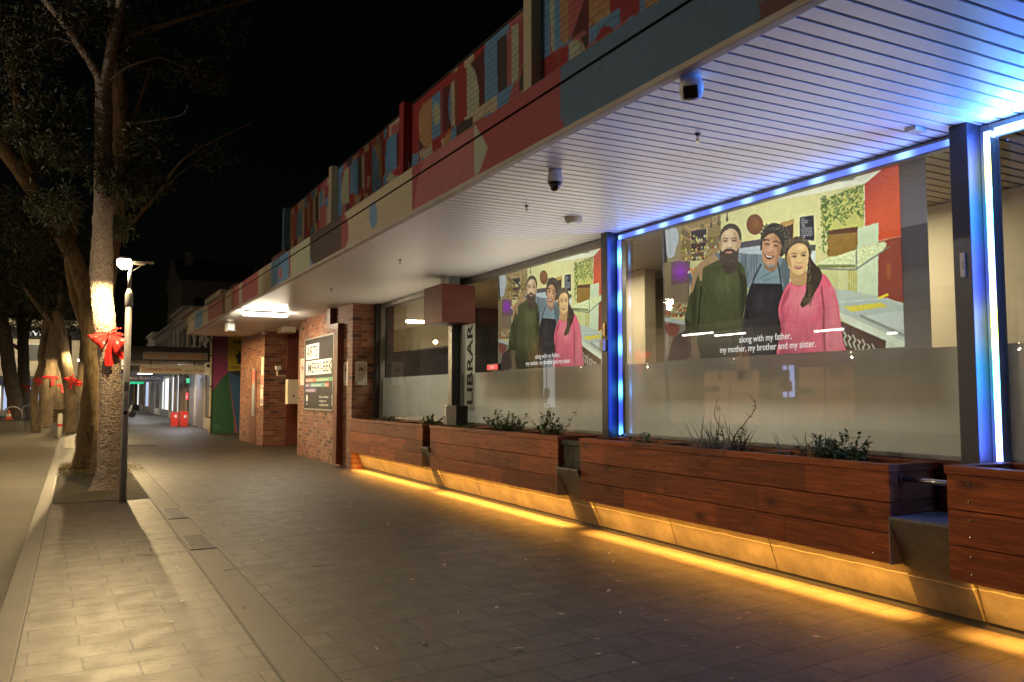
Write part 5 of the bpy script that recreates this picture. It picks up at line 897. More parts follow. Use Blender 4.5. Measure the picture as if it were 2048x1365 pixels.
# taller street light across the road (seen only as a reflection in the near window)
t = thing('street_light', 'tall street light on the far side of the road', 'street light', (-12.6, 13.5, 0)); mb = MB(); mb.tube([(-12.6, 13.5, 0), (-12.6, 13.5, 7.4)], [.09, .06], 12); mb.tube([(-12.6, 13.5, 7.4), (-12.1, 13.5, 7.8), (-10.4, 13.5, 7.9)], .035, 8, 14); obj('pole', mb, 'post_paint', t)
mb = MB(); mb.box(-10.6, -9.9, 13.38, 13.62, 7.84, 7.95, .02); obj('head', mb, 'galvanised', t); mb = MB(); mb.lathe([(.1, 0), (.07, -.06), (.02, -.08)], (-10.2, 13.5, 7.84), 14); obj('lamp_lens', mb, 'star_white', t); light('street_light_beam', 'SPOT', (-10.2, 13.5, 7.7), 1500, (1, .88, .68), .1, direction=(13.2, -5.5, -3.3)).data.spot_size = math.radians(84)

# ------------------------------------------------------------------ trees
LEAFC = [(.045, .06, .018), (.03, .045, .014), (.065, .075, .022), (.05, .05, .02)]
def crown(t, blobs, size=.1):
    mb = MB(); size *= 1.2; blobs = [(a, b, c, r, int(n*2.1)) for a, b, c, r, n in blobs]
    for (cx, cy, cz, r, n) in blobs:
        for k in range(n):
            q = rdir(-1)*r*random.random()**.45; q.z *= .7; p = Vector((cx, cy, cz))+q
            tw = rdir(-1); base = random.choice(LEAFC); f = random.uniform(.6, 1.4)
            for j in range(5):
                d = (tw*.6+rdir(-1)+Vector((0, 0, -.45))); leaf(mb, p+tw*j*size*.35, d, size*random.uniform(.7, 1.3), size*.26, tuple(c*f for c in base), rdir(-1))
    obj('crown', mb, 'leafy', t)
def tree(label, base, limbs, mat, blobs, seg=14, rough=.16, rs=3.0, ring=6, size=.1, twigs=0):
    t = thing('street_tree', label, 'tree', base, None); mb = MB()
    for k, (pts, r0, r1) in enumerate(limbs):
        n = len(pts); R = [r0+(r1-r0)*i/(n-1) for i in range(n)] if not hasattr(r0, '__len__') else r0
        m = mb if k else MB(); m.tube(pts, R, seg if R[0] > .05 else 7, max(8, ring*(n-1)), rough, rs)
        if k == 0: obj('trunk', m, mat, t, True)
    if mb.v: obj('branches', mb, mat, t, True)
    if blobs: crown(t, blobs, size)
    return t
def Pz(pts, Y, o=(0, 0), k=1.0): return [tuple(at(o[0]+x/k, o[1]+y/k, Y=Y)) for x, y in pts]
Z1 = dict(o=(0, 0), k=2.666)
def blob(px, py, Y, r, n): q = at(px, py, Y=Y); return (q[0], Y+random.uniform(-.5, .5), q[2], r, n)
tr1 = Pz([(213, 990), (217, 960), (220, 900), (222, 800), (217, 700), (206, 620), (203, 540), (205, 470), (207, 380), (207, 260), (207, 165)], 13.9)
L1 = [(tr1, [.30, .195, .17, .16, .155, .16, .165, .15, .135, .125, .12], 0),
      (Pz([(545, 470), (515, 390), (430, 255), (345, 130), (240, 0), (180, -80)], 13.9, **Z1), .07, .045), (Pz([(556, 480), (575, 380), (600, 250), (640, 60), (650, -60)], 13.9, **Z1), .10, .07), (Pz([(590, 330), (620, 180), (600, 40), (590, -60)], 14.3, **Z1), .08, .06),
      (Pz([(590, 430), (650, 380), (700, 352), (845, 310), (900, 325), (1005, 372)], 13.7, **Z1), .018, .006), (Pz([(600, 705), (690, 662), (790, 650), (880, 635), (975, 610), (1000, 560)], 13.7, **Z1), .014, .005), (Pz([(410, 240), (300, 205), (220, 225)], 13.8, **Z1), .018, .006), (Pz([(530, 930), (450, 820), (400, 760), (360, 735)], 13.7, **Z1), .012, .005), (Pz([(500, 960), (560, 935), (610, 935)], 13.6, **Z1), .01, .004), (Pz([(345, 130), (330, 60), (350, 0)], 13.9, **Z1), .03, .02)]
B1 = [blob(x/2.666, y/2.666, 13.9, r, n) for x, y, r, n in ((740, 250, .42, 60), (1060, 360, .32, 40), (1150, 360, .3, 34), (700, 960, .5, 110), (760, 820, .3, 40), (620, 1180, .26, 36), (300, 1060, .4, 80), (360, 860, .4, 60), (230, 620, .55, 110), (160, 690, .4, 60), (60, 300, .7, 90), (130, 140, .7, 90), (420, 90, .45, 60), (480, 540, .35, 36), (640, 1010, .42, 60), (560, 40, .5, 50))]
tree1 = tree('nearest street tree with pale flaking bark and a red bow, behind the lit lamp post', (.48, 13.9, 0), L1, 'flaky_bark', B1, 40, .09, 6, 26)
tr2 = Pz([(178, 945), (179, 910), (182, 850), (188, 760), (190, 700)], 18.2)
L2 = [(tr2, [.33, .27, .22, .2, .19], 0), (Pz([(190, 760), (176, 610), (150, 520), (110, 450), (62, 375), (0, 288), (-60, 200)], 18.2), [.19, .17, .16, .15, .14, .13, .12], 0), (Pz([(192, 760), (205, 600), (228, 450), (240, 320), (241, 200), (228, 100), (238, -40)], 18.2), [.19, .19, .18, .165, .15, .14, .12], 0), (Pz([(190, 700), (150, 580), (140, 480), (160, 400)], 18.5), .13, .09),
      (Pz([(232, 120), (262, 75), (330, 50), (410, 25), (520, -5)], 18.2), .075, .03), (Pz([(240, 330), (280, 200), (300, 140)], 18.4), .05, .02), (Pz([(232, 480), (311, 394), (352, 335), (394, 300), (506, 244)], 18.6), .04, .015), (Pz([(0, 400), (20, 430), (80, 432)], 18), .02, .008), (Pz([(62, 375), (40, 240), (10, 80), (-20, -60)], 18.2), .09, .06), (Pz([(311, 394), (370, 340), (450, 290)], 18.9), .02, .008)]
B2 = [blob(x, y, 18.4, r, n) for x, y, r, n in ((40, 250, .8, 80), (90, 330, .5, 50), (60, 480, .7, 80), (20, 60, .9, 80), (330, 120, .8, 50), (280, 260, .6, 40), (430, 60, .9, 50), (120, 20, .9, 60), (0, 420, .7, 60), (430, 310, .6, 26), (250, 20, .8, 50))]
tree('thick old tree with a broad leaning limb directly behind the bow tree', (.27, 18.2, 0), L2, 'rough_bark', B2, 24, .13, 4, 10)
Z8 = dict(o=(0, 560), k=4.017)
def far(label, pts, Y, R, extra=(), blobs=(), pos=Z8):
    q = Pz(pts, Y, **pos); q[0] = (q[0][0], q[0][1], -.03)
    return tree(label, q[0], [(q, R, 0)]+[(Pz(a, Y+dy, **pos), r0, r1) for a, dy, r0, r1 in extra], 'far_bark', [blob(x, y, Y, r, n) for x, y, r, n in blobs], 14, .1, 2, 8, .2)
far('bent slim tree tied with red ribbon, left of the thick straight trunk', [(290, 1205), (285, 1100), (275, 950), (300, 800), (340, 680), (330, 600), (370, 400), (400, 200)], 38, [.19, .16, .15, .145, .14, .13, .12, .1], blobs=((90, 560, 1.6, 90), (60, 520, 1.6, 80)))
far('thick straight tree trunk beside the bent slim one', [(375, 1150), (378, 1080), (385, 900), (395, 700), (385, 500), (400, 300), (410, 100)], 44, [.46, .38, .36, .34, .33, .3, .26], blobs=((100, 540, 2, 100), (40, 580, 1.8, 90), (120, 480, 2, 80)))
far('leaning tree with a red bow, right behind the bench', [(580, 1220), (578, 1120), (575, 1000), (560, 850), (530, 700), (510, 560), (480, 350), (450, 250)], 37, [.4, .3, .27, .25, .24, .22, .19, .17], [([(500, 420), (400, 320), (300, 200), (200, 60)], .1, .13, .08), ([(480, 350), (485, 200), (500, 0)], .1, .15, .1)], ((110, 600, 1.2, 60), (150, 560, 1.4, 70), (130, 500, 1.5, 80)))
far('dark tree curving up at the far left with no ribbon', [(130, 1100), (120, 980), (95, 850), (60, 600), (40, 420), (10, 300), (-20, 100)], 60, [.52, .44, .42, .4, .36, .33, .3], [([(60, 600), (20, 450), (-40, 380)], 0, .2, .12)], ((20, 620, 2.4, 110), (50, 600, 2.2, 80)))
far('forked dark tree with a thin red ribbon, second from the left', [(195, 1085), (192, 980), (190, 850), (188, 600), (175, 350), (150, 200)], 62, [.44, .38, .36, .34, .3, .26], [([(188, 580), (130, 540), (80, 510)], 0, .14, .1), ([(188, 600), (220, 400), (260, 250)], 0, .2, .14)], ((50, 630, 2.2, 90), (30, 560, 2.4, 90)))
far('brightly lit far trunk behind the bench, between two darker trees', [(470, 1040), (470, 900), (472, 780), (468, 600), (470, 400)], 52, [.42, .38, .36, .34, .3], [([(470, 760), (500, 680), (520, 560)], 0, .18, .12)], ((118, 640, 1.8, 70),))
far('slim far trunk half hidden behind the white utility pillar', [(665, 1000), (670, 900), (690, 600), (700, 400), (710, 200)], 46, [.34, .32, .3, .28, .25], (), ((175, 600, 1.6, 60), (168, 540, 1.8, 70)))
far('faint far trunk just right of the brightly lit one', [(525, 1030), (530, 860), (540, 700), (540, 450)], 58, [.3, .27, .26, .25], (), ((136, 650, 1.6, 60),))

# ------------------------------------------------------------------ red bows and ribbons
def bow(label, o, s):
    t = thing('red_bow', label, 'bow', o, 'red satin bows on the trees'); O = Vector(o)
    def W(x, z, d): return O+Vector((x*s, -d*s, z*s))
    def patch(name, fn, nu, nv):
        m = MB(); m.add([W(*fn(i/nu, j/nv)) for j in range(nv+1) for i in range(nu+1)], [(j*(nu+1)+i, j*(nu+1)+i+1, (j+1)*(nu+1)+i+1, (j+1)*(nu+1)+i) for j in range(nv) for i in range(nu)]); return obj(name, m, 'red_satin', t, True)
    for (tx, tz), (lx, lz), sg in (((-.30, -.05), (-.10, -.245), -1), ((.275, -.115), (.07, -.30), 1)):
        def loop(u, v):      # closed loop of cloth: u runs out along the front and back behind, v from the upper to the lower edge
            a = 2*PI*u; r = math.sin(a/2)**.8; x = (tx*(1-v)+lx*v); z = (tz*(1-v)+lz*v)+.03*math.sin(PI*v)*(1 if sg < 0 else .6); fold = .013*math.sin(v*8+sg)*r+.004*math.sin(v*19+u*5)*r
            return (r*x+.012*math.sin(v*9)*r, r*z+.02*r*math.sin(PI*r), .075*math.sin(a)+fold+.06+.03*math.sin(PI*v)*r)
        patch('bow_loop', loop, 36, 22)
    for x0, z0, x1, z1, w, d in ((.005, -.01, -.005, -.46, .055, .11), (.02, -.02, .2, -.36, .07, .02), (.01, .0, .1, .085, .04, .03)):
        def tail(u, v): return (x0+(x1-x0)*v+(u-.5)*2*w*(.25+.75*v**.6)+.01*math.sin(v*8), z0+(z1-z0)*v+.03*abs(u-.5)*(v > .99), d+.018*math.sin(u*9+v*3)*(.3+v)+.02*math.sin(v*5))
        patch('bow_tail', tail, 14, 22)
    m = MB(); m.lathe([(.008, -.035), (.03, -.022), (.036, 0), (.03, .022), (.008, .035)], W(.005, .0, .1), 14); obj('knot', m, 'red_satin', t, True)
    return t
q = at(219, 668, Y=13.70); bow('big glossy red bow tied round the nearest trunk behind the lamp post', (q[0], 13.72, q[2]), 1.1)
mb = MB(); z0 = q[2]; mb.tube([(q[0]+.17*math.cos(a), 13.9+.175*math.sin(a), z0) for a in np.linspace(0, 2*PI, 24)], .035, 8, cap=False); o = obj('bow_band', mb, 'red_satin', [x for x in COL.objects if x.name.startswith('red_bow')][0], True)
for px, py, Y, s, lb in ((142, 754, 36.7, 1.05, 'red bow on the leaning tree behind the bench'), (76, 757, 37.75, .7, 'smaller red bow on the bent slim tree'), (158, 762, 45.6, .6, 'small red bow on the slim trunk behind the white utility pillar')):
    q = at(px, py, Y=Y); bow(lb, (q[0], Y, q[2]), s)
for px, py, Y, r, lb in ((98, 755, 44, .36, 'thin red ribbon round the thick straight far trunk'), (49, 773, 62, .38, 'thin red ribbon round the forked tree second from the left'), (118, 772, 52, .39, 'red ribbon round the brightly lit far trunk')):
    q = at(px, py, Y=Y); t = thing('red_ribbon', lb, 'ribbon', tuple(q), 'red ribbons on the trees'); mb = MB(); mb.tube([(q[0]+r*math.cos(a), Y+r*math.sin(a), q[2]+.02*math.sin(a*3)) for a in np.linspace(0, 2*PI, 20)], .06, 6, cap=False); obj('band', mb, 'red_satin', t); mb = MB(); mb.box(q[0]+.1, q[0]+.25, Y-r-.06, Y-r-.04, q[2]-.4, q[2]); obj('tail', mb, 'red_satin', t)

# ------------------------------------------------------------------ street furniture on the left
t = thing('utility_pillar', 'white utility pillar with a yellow cap behind the thick tree', 'pillar', (.21, 24.6, 0)); mb = MB(); mb.box(.1, .31, 24.45, 24.75, 0, 1.2, .02); obj('body', mb, 'utility_white', t); mb = MB(); mb.box(.085, .1, 24.5, 24.7, .1, 1.1, .004); obj('side_panel', mb, 'galvanised', t); mb = MB(); mb.box(.12, .31, 24.47, 24.73, 1.202, 1.33, .02); obj('cap', mb, 'yellow_top', t)
t = thing('bollard', 'pale round bollard with a red reflective band in front of the bench', 'bollard', (-.43, 32.5, -.03)); mb = MB(); mb.lathe([(.085, 0), (.085, .8), (.07, .86), (.0, .88)], (-.43, 32.5, -.03), 20); obj('post', mb, 'utility_white', t, True); mb = MB(); mb.lathe([(.088, .42), (.088, .5)], (-.43, 32.5, -.03), 20); obj('band', mb, 'fence_red', t, True)
t = thing('park_bench', 'timber slatted bench with a stone end block under the leaning tree', 'bench', (-.5, 37.2, 0)); mb = MB()
for k in range(4): mb.box(-.74, .2, 37.3+.02*k, 37.33+.02*k, .45+.12*k, .55+.12*k, .005)
obj('backrest', mb, 'bench_timber', t); mb = MB(); mb.box(-.74, .2, 36.85, 37.3, .38, .43, .006); obj('seat', mb, 'bench_timber', t); mb = MB(); mb.box(-.82, -.6, 36.7, 37.3, -.03, .38, .01); mb.box(.0, .2, 36.9, 37.3, -.03, .37, .01); obj('end_block', mb, 'stone_block', t)
t = thing('stone_planter', 'low tiled stone planter wall at the far left', 'planter', (-3.4, 40.3, 0)); mb = MB()
for k in range(7): mb.box(-4.9+.445*k, -4.46+.445*k, 40, 40.05, -.03, .38, .004)
obj('tile', mb, 'stone_block', t); mb = MB(); mb.box(-4.92, -1.74, 39.98, 40.9, .382, .44, .01); obj('cap', mb, 'shop_dark', t); mb = MB(); mb.box(-4.9, -1.8, 40.06, 40.88, -.03, .38); obj('core', mb, 'stone_block', t)
for px0, px1, py, Y, lb in ((5, 44, 814, 42, 'larger metal hoop rail at the far left, over the traffic cone'), (43, 66, 811, 43.5, 'metal hoop rail between the second and third trees from the left')):
    a, b = at(px0, 840, Y=Y), at(px1, 840, Y=Y); top = at((px0+px1)/2, py, Y=Y)[2]; r = (b[0]-a[0])/2; c = (a[0]+b[0])/2; t = thing('bike_hoop', lb, 'bike rack', (c, Y, 0), 'metal bike hoops'); mb = MB()
    mb.tube([(c-r, Y, -.03), (c-r, Y, top-r)]+[(c-r*math.cos(u), Y, top-r+r*math.sin(u)) for u in np.linspace(.2, PI-.2, 10)]+[(c+r, Y, top-r), (c+r, Y, -.03)], .03, 8); obj('hoop', mb, 'galvanised', t, True)
    mb = MB(); mb.lathe([(.07, 0), (.07, .012)], (c-r, Y, -.028), 12); mb.lathe([(.07, 0), (.07, .012)], (c+r, Y, -.028), 12); obj('foot', mb, 'galvanised', t)
t = thing('traffic_cone', 'orange traffic cone with a white band standing on the low stone planter', 'traffic cone', (-2.46, 40.3, .44)); mb = MB(); mb.lathe([(.13, .02), (.1, .12), (.07, .26), (.03, .4), (.025, .42)], (-2.46, 40.3, .44), 18); mb.box(-2.62, -2.3, 40.14, 40.46, .44, .465, .006); obj('body', mb, 'cone_orange', t, True); mb = MB(); mb.lathe([(.099, .13), (.072, .25)], (-2.46, 40.298, .441), 18); mb.v = [(-2.46+(x+2.46)*1.08, 40.298+(y-40.298)*1.08, z) for x, y, z in mb.v]; obj('band', mb, 'letter_white', t, True)
# leaf litter round the second tree and loose leaves on the paving
mb = MB()
for k in range(4200):
    a, r = random.uniform(0, 2*PI), .28+abs(random.gauss(0, .34)); x, y = .27+r*math.cos(a)*1.2, 18.2+r*math.sin(a)*1.6
    if not (-.23 < x < 1.25): continue
    z = .02+mound(x, y); leaf(mb, (x, y, z), (math.cos(k), math.sin(k), random.uniform(-.1, .25)), random.uniform(.03, .07), random.uniform(.012, .025), random.choice(((.6, .44, .17), (.45, .31, .11), (.68, .54, .27))))
tag(obj('leaf_litter', mb, 'leafy'), 'yellow leaf litter heaped round the foot of the thick tree', 'leaf litter', kind='stuff')
kinds = []
for k, c in enumerate(((.36, .28, .2), (.08, .05, .03), (.46, .39, .31), (.2, .1, .06))):
    mb = MB(); n = 6
    for i in range(n+1):
        t = i/n; w = .35*math.sin(PI*min(1, t*1.02+.02))**.8; x = t-.5; z = .05*math.sin(PI*t)+(.02 if k % 2 else .05)*t
        mb.v += [(x, -w*.5, z+.06*w), (x, 0, z), (x, w*.5, z+.08*w)]
    for i in range(n):
        for j in range(2): a = 3*i+j; mb.f.append((a, a+1, a+4, a+3))
    me = bpy.data.meshes.new('fallen_leaf'); me.from_pydata(mb.v, [], mb.f); setcol(me, np.tile(np.array(c), (len(mb.v), 1))); me.materials.append(M('leafy')); kinds.append(me)
LB = ('small pale dry leaf lying on the dark paving', 'small dark brown leaf lying on the paving', 'tiny whitish curled leaf lying on the paving', 'small reddish brown leaf lying on the paving')
for k in range(210):
    for _ in range(30):
        x = random.choice((random.gauss(3.1, .8), random.uniform(.2, 4.9), random.gauss(3.9, .6))); y = random.choice((random.uniform(3.2, 7), random.uniform(3.2, 18), random.uniform(6, 13)))
        if -.2 < x < 4.85: break
    i = random.choices((0, 1, 2, 3), (5, 4, 3, 2))[0]; s = random.uniform(.03, .068); o = bpy.data.objects.new('fallen_leaf', kinds[i]); COL.objects.link(o); o.location = (x, y, .008); o.scale = (s, s, s); o.rotation_euler = (random.uniform(-.3, .3), random.uniform(-.15, .15), random.uniform(0, 6.3))
    tag(o, LB[i], 'fallen leaf', 'fallen leaves on the paving: '+LB[i].split(' leaf')[0])
for x, y, L, r, lb in ((1.16, 7.2, .1, .35, 'thin dark twig on the paving strip'), (1.85, 7.0, .22, -.1, 'thin straight dark twig on the open paving')):
    t = thing('twig', lb, 'twig', (x, y, .01)); mb = MB(); d = Vector((math.cos(r), math.sin(r), 0)); p = Vector((x, y, .012)); mb.tube([p, p+d*L*.5+Vector((0, .004, .001)), p+d*L], [.0028, .0025, .0015], 6); obj('stem', mb, 'bench_timber', t)
# ------------------------------------------------------------------ the painted side wall and the shops beyond the canopy
t = thing('mural_wall', 'side wall painted pink, yellow, green and blue past the end of the canopy', 'wall', (5.6, 33, 0))
p = Paint((4.66, 33.0, 0), (1.9, 0, 0), (0, 0, 5.2), 190, 420, (128, 66, 92)); p.zoom(420, 640, 6.825); P = p.poly
P([(0, 500), (240, 560), (240, 720), (20, 1000)], (126, 40, 92)); P([(245, 0), (700, 0), (700, 700), (245, 700)], (168, 148, 14)); P([(245, 700), (700, 690), (700, 900), (440, 800)], (22, 28, 66)); P([(-40, 1040), (245, 706), (330, 1365), (330, 1800), (-40, 1800)], (10, 74, 46)); P([(248, 708), (440, 800), (600, 880), (700, 1800), (420, 1800), (330, 1250)], (30, 74, 116)); P([(-40, 960), (60, 930), (245, 706), (0, 1010)], (126, 40, 92))
P([(345, 480), (385, 455), (400, 430), (425, 440), (440, 470), (440, 560), (420, 600), (365, 596), (375, 560), (362, 520)], (14, 18, 20), True); P([(375, 430), (420, 425), (430, 440), (390, 445)], (14, 18, 20))
p.build('painted_face', 'painted_board', t); mb = MB(); mb.box(4.66, 9, 33.005, 33.3, 0, 5.2); obj('wall_body', mb, 'shop_cream', t)
mb = MB(); a = at(468, 688, Y=32.99); mb.text('NS', (at(466, 687, Y=32.99)[0], 32.99, at(466, 688, Y=32.99)[2]), (1, 0, 0), (0, 0, 1), .17, 'LEFT', 1.45, .012); mb.text('RETAIL', (at(462, 738, Y=32.99)[0], 32.99, at(462, 738, Y=32.99)[2]), (1, 0, 0), (0, 0, 1), .105, 'LEFT', 1.1, .008); obj('lettering', mb, 'ink', t)
m = MB(); z0 = at(430, 868, Y=32.99)[2]
for k in range(3): m.text(('studio', 'murals', 'brunswick')[k], (4.78, 32.992, .32-.075*k), (1, 0, 0), (0, 0, 1), .05, 'LEFT', 1, .004)
obj('signature', m, 'tag_teal', t)
t = thing('wall_notice', 'pale notice on the pink part of the painted wall', 'sign', (4.98, 32.98, 1.9)); x0, x1, z0, z1 = at(429, 0, Y=32.97)[0], at(442, 0, Y=32.97)[0], at(435, 751, Y=32.97)[2], at(435, 726, Y=32.97)[2]; mb = MB(); mb.box(x0, x1, 32.965, 32.985, z0, z1, .004); obj('plate', mb, 'sign_white', t); mb = MB(); mb.lathe([(.07, 0), (.07, .002)], ((x0+x1)/2, 32.964, z1-.13), 16, (0, -1, 0)); obj('symbol', mb, 'ink', t)
t = thing('drain_pipe', 'thin dark drainpipe bending under the canopy end beside the pink wall', 'downpipe', (4.6, 32.5, 0)); mb = MB(); mb.tube([(4.62, 32.9, 0), (4.62, 32.9, 3.3), (4.55, 32.85, 3.6), (4.3, 32.8, 3.85)], .045, 10, 24); obj('pipe', mb, 'shop_cream', t, True); mb = MB()
for z in (.6, 1.8, 3.0): mb.lathe([(.055, 0), (.055, .05)], (4.62, 32.9, z), 12)
obj('bracket', mb, 'black_matt', t)

def shop(label, y0, y1, xf, h, wall, fronts, upper=None):
    t = thing('shop_building', label, 'building', (xf, (y0+y1)/2, 0), 'shops beyond the canopy'); mb = MB(); mb.box(xf+.12, xf+9, y0, y1, 0, h); obj('wall', mb, wall, t)
    mb = MB(); mb.box(xf-.06, xf+9.06, y0-.02, y1+.02, h+.004, h+.22, .03); mb.box(xf-.02, xf+.115, y0, y1, h-.7, h-.55, .02); obj('cornice', mb, wall, t)
    y = y0+.05
    for kind, w in fronts:
        a, b = y+.03, y+w-.03; y += w; m = MB(); m.box(xf, xf+.115, a, b, .02, 2.75)
        if kind in MATS:
            if kind.startswith('shutter'):
                o = obj('roller_shutter', m, kind, t); m = MB()
                for k in range(1, 9): m.box(xf-.02, xf-.002, a+(b-a)*k/9-.02, a+(b-a)*k/9+.02, .05, 2.7)
                f = obj('rib', m, kind); f.parent = o
            else:
                m = MB(); m.box(xf+.06, xf+.1, a+.06, b-.06, .5, 2.6); o = obj('shop_window', m, kind, t); m = MB(); m.box(xf, xf+.115, a, b, .02, .49, .01); m.box(xf, xf+.115, a, a+.058, .492, 2.75); m.box(xf, xf+.115, b-.058, b, .492, 2.75); m.box(xf, xf+.115, a+.06, b-.06, 2.602, 2.75); f = obj('frame', m, 'shop_cream' if 'warm' in kind or 'dark' in kind else 'aluminium'); f.parent = o
    if upper:
        for yy in upper:
            m = MB(); m.box(xf+.1, xf+.118, yy-.45, yy+.45, 3.9, 5.2); o = obj('upper_window', m, 'shop_dark', t); m = MB(); m.box(xf+.04, xf+.117, yy-.55, yy+.55, 3.78, 3.89, .01); f = obj('sill', m, wall); f.parent = o
        for yy in np.arange(y0+.3, y1, 2.2):
            m = MB(); m.box(xf+.03, xf+.118, yy-.16, yy+.16, 3.3, h-.72, .02); obj('pilaster', m, wall, t)
    return t
def rfronts(L):
    out = []
    while L > .5: w = min(L, random.choice((.7, 1.1, 1.8, 2.6, 4.0))); out.append((random.choice(('shop_glow_white', 'shop_dark', 'shutter_brown', 'shutter', 'shop_glow_cool', 'shop_glow_white', 'shop_dark', 'shop_glow_warm')), w)); L -= w
    return out
def cables(t, xf, y0, y1, z):
    for k in range(4):
        ya, yb = random.uniform(y0, y1), random.uniform(y0, y1); zz = z+random.uniform(-.6, .8); pts = [(xf-.04-.1*random.random(), ya+(yb-ya)*u, zz+random.uniform(-.25, .25)-.5*math.sin(PI*u)) for u in np.linspace(0, 1, 6)]
        obj('cable', MB().tube(pts, .025, 6, 18), 'black_matt', t, True); obj('junction', MB().box(xf-.12, xf+.02, ya-.12, ya+.12, zz-.2, zz+.2, .02), 'shop_dark', t)
cables(shop('nearest cream shop with brown frames past the painted wall', 33.32, 37.6, 5.0, 5.5, 'shop_cream', [('shop_dark', 1.5), ('shop_glow_warm', .5), ('shop_dark', 2.0)], (35, 36.6)), 5.1, 33.6, 37.4, 4.4)
cables(shop('grocery shop with pale metal shutters behind the red bins', 37.62, 43.2, 5.05, 5.3, 'shop_white', [('shutter', 2.4), ('shop_glow_cool', .5), ('shop_dark', .6), ('shutter', 1.9)], (39, 41.5)), 5.15, 38, 43, 4.3)
shop('shop with dark shutters and a green light in its window', 43.22, 49.0, 5.15, 5.8, 'shop_cream', [('shop_dark', 2.2), ('shutter_brown', 1.8), ('shutter_brown', 1.6)], (45, 47.4))
shop('shop with bright white windows under the blue cafe sign', 49.02, 56, 5.3, 6.4, 'shop_white', [('shop_glow_white', 2.2), ('shutter_brown', 1.6), ('shop_glow_white', 1.4), ('shop_dark', 1.6)], (51, 54))
shop('farthest shop with glaring white lit front', 56.02, 72, 5.4, 6.0, 'shop_white', rfronts(16), (59, 63, 67))
def awning(label, y0, y1, x0, x1, z0, z1, m, name='shop_awning'):
    t = thing(name, label, 'awning', ((x0+x1)/2, (y0+y1)/2, z0), 'shop awnings over the footpath'); mb = MB(); mb.box(x0+.05, x1, y0+.05, y1, z0+.06, z1-.05); obj('deck', mb, 'tin_roof', t)
    mb = MB(); mb.box(x0, x0+.045, y0, y1, z0, z1, .008); mb.box(x0+.047, x1, y0, y0+.045, z0, z1, .008); obj('fascia', mb, m, t); mb = MB(); mb.box(x0+.06, x1, y0+.06, y1-.02, z0+.03, z0+.055); obj('lining', mb, 'shop_cream', t); return t
awning('dark edged awning carrying the repairs sign', 34.5, 43.1, 1.85, 5.04, 2.84, 3.42, 'awning_dark'); awning('second awning past the repairs awning, over the bright shops', 43.4, 56, 1.9, 5.1, 2.75, 3.1, 'shop_white'); awning('farthest footpath awning over the glaring white shop', 56.3, 71, 1.9, 5.3, 2.8, 3.15, 'awning_dark')
def sign(label, x0, x1, y, z0, z1, m, items, hang=None, cat='sign'):
    t = thing('shop_sign', label, cat, ((x0+x1)/2, y, z0), 'shop signs past the canopy'); mb = MB(); mb.box(x0, x1, y, y+.08, z0, z1, .006); obj('board', mb, m, t)
    if hang: mb = MB(); [mb.box(xx-.02, xx+.02, y+.02, y+.06, z1, hang) for xx in (x0+.4, x1-.4)]; obj('bracket', mb, 'black_matt', t)
    for s, x, zz, h, ink, sx, b in items: mb = MB(); mb.text(s, (x, y-.006, zz), (1, 0, 0), (0, 0, 1), h, 'LEFT', sx, b); obj('lettering', mb, ink, t)
    return t
sign('long weathered sign with orange REPAIRS lettering on the awning edge', 2.3, 4.7, 34.40, 2.90, 3.2, 'sign_grey', [('REPAIRS', 3.2, 2.95, .18, 'sign_orange', 1.5, .02), ('SHOE', 2.38, 2.96, .15, 'sign_orange', 1.1, .02)])
sign('white hanging sign reading Continental Groceries in red', 2.28, 4.74, 35.5, 2.36, 2.72, 'sign_cream', [('Continental Groceries', 2.34, 2.48, .15, 'ink_red', .76, .012), ('\u062e\u0645\u064a\u0633\u0629 \u0627\u0644\u0623\u0645\u064a\u0646', 3.98, 2.48, .09, 'ink', 1.0, .006)], 2.87)
sign('dark blue hanging cafe sign with pale lettering', 1.9, 3.75, 42, 2.12, 2.5, 'sign_blue', [('Best Bean Cafe', 2.2, 2.24, .14, 'sign_grey', 1.15, .012)], 2.85)
for x, y, lb in ((4.22, 41.4, 'taller red box bin standing left, in front of the pale shutters'), (4.55, 40.6, 'red box bin standing right, against the pale shutters')):
    t = thing('red_bin', lb, 'bin', (x, y, 0), 'red bins outside the grocery'); mb = MB(); mb.box(x-.16, x+.16, y-.2, y+.2, 0, .62 if x < 4.4 else .68, .02); obj('body', mb, 'bin_red', t); mb = MB(); mb.box(x-.02, x+.08, y-.21, y-.202, .42, .54); obj('label_plate', mb, 'letter_white', t); mb = MB(); mb.box(x-.17, x+.17, y-.21, y+.21, (.625 if x < 4.4 else .685), (.66 if x < 4.4 else .72), .02); obj('lid', mb, 'bin_red', t)
t = thing('red_notice', 'small red notice glowing on the dark shutter past the bins', 'sign', (5.1, 44.6, 1.3)); mb = MB(); mb.box(5.1, 5.13, 44.2, 44.9, 1.25, 1.6, .005); obj('board', mb, 'led_red', t); mb = MB(); mb.box(5.094, 5.099, 44.3, 44.8, 1.36, 1.42); obj('text_line', mb, 'sign_glow', t)
t = thing('neon_cross', 'small green light in the window above the red notice', 'light', (5.1, 44, 2.2)); mb = MB(); mb.box(5.08, 5.13, 43.5, 44.7, 2.1, 2.35, .01); obj('tube', mb, 'led_green', t); mb = MB(); mb.box(5.131, 5.149, 43.45, 44.75, 2.05, 2.4); obj('backing', mb, 'black_matt', t)
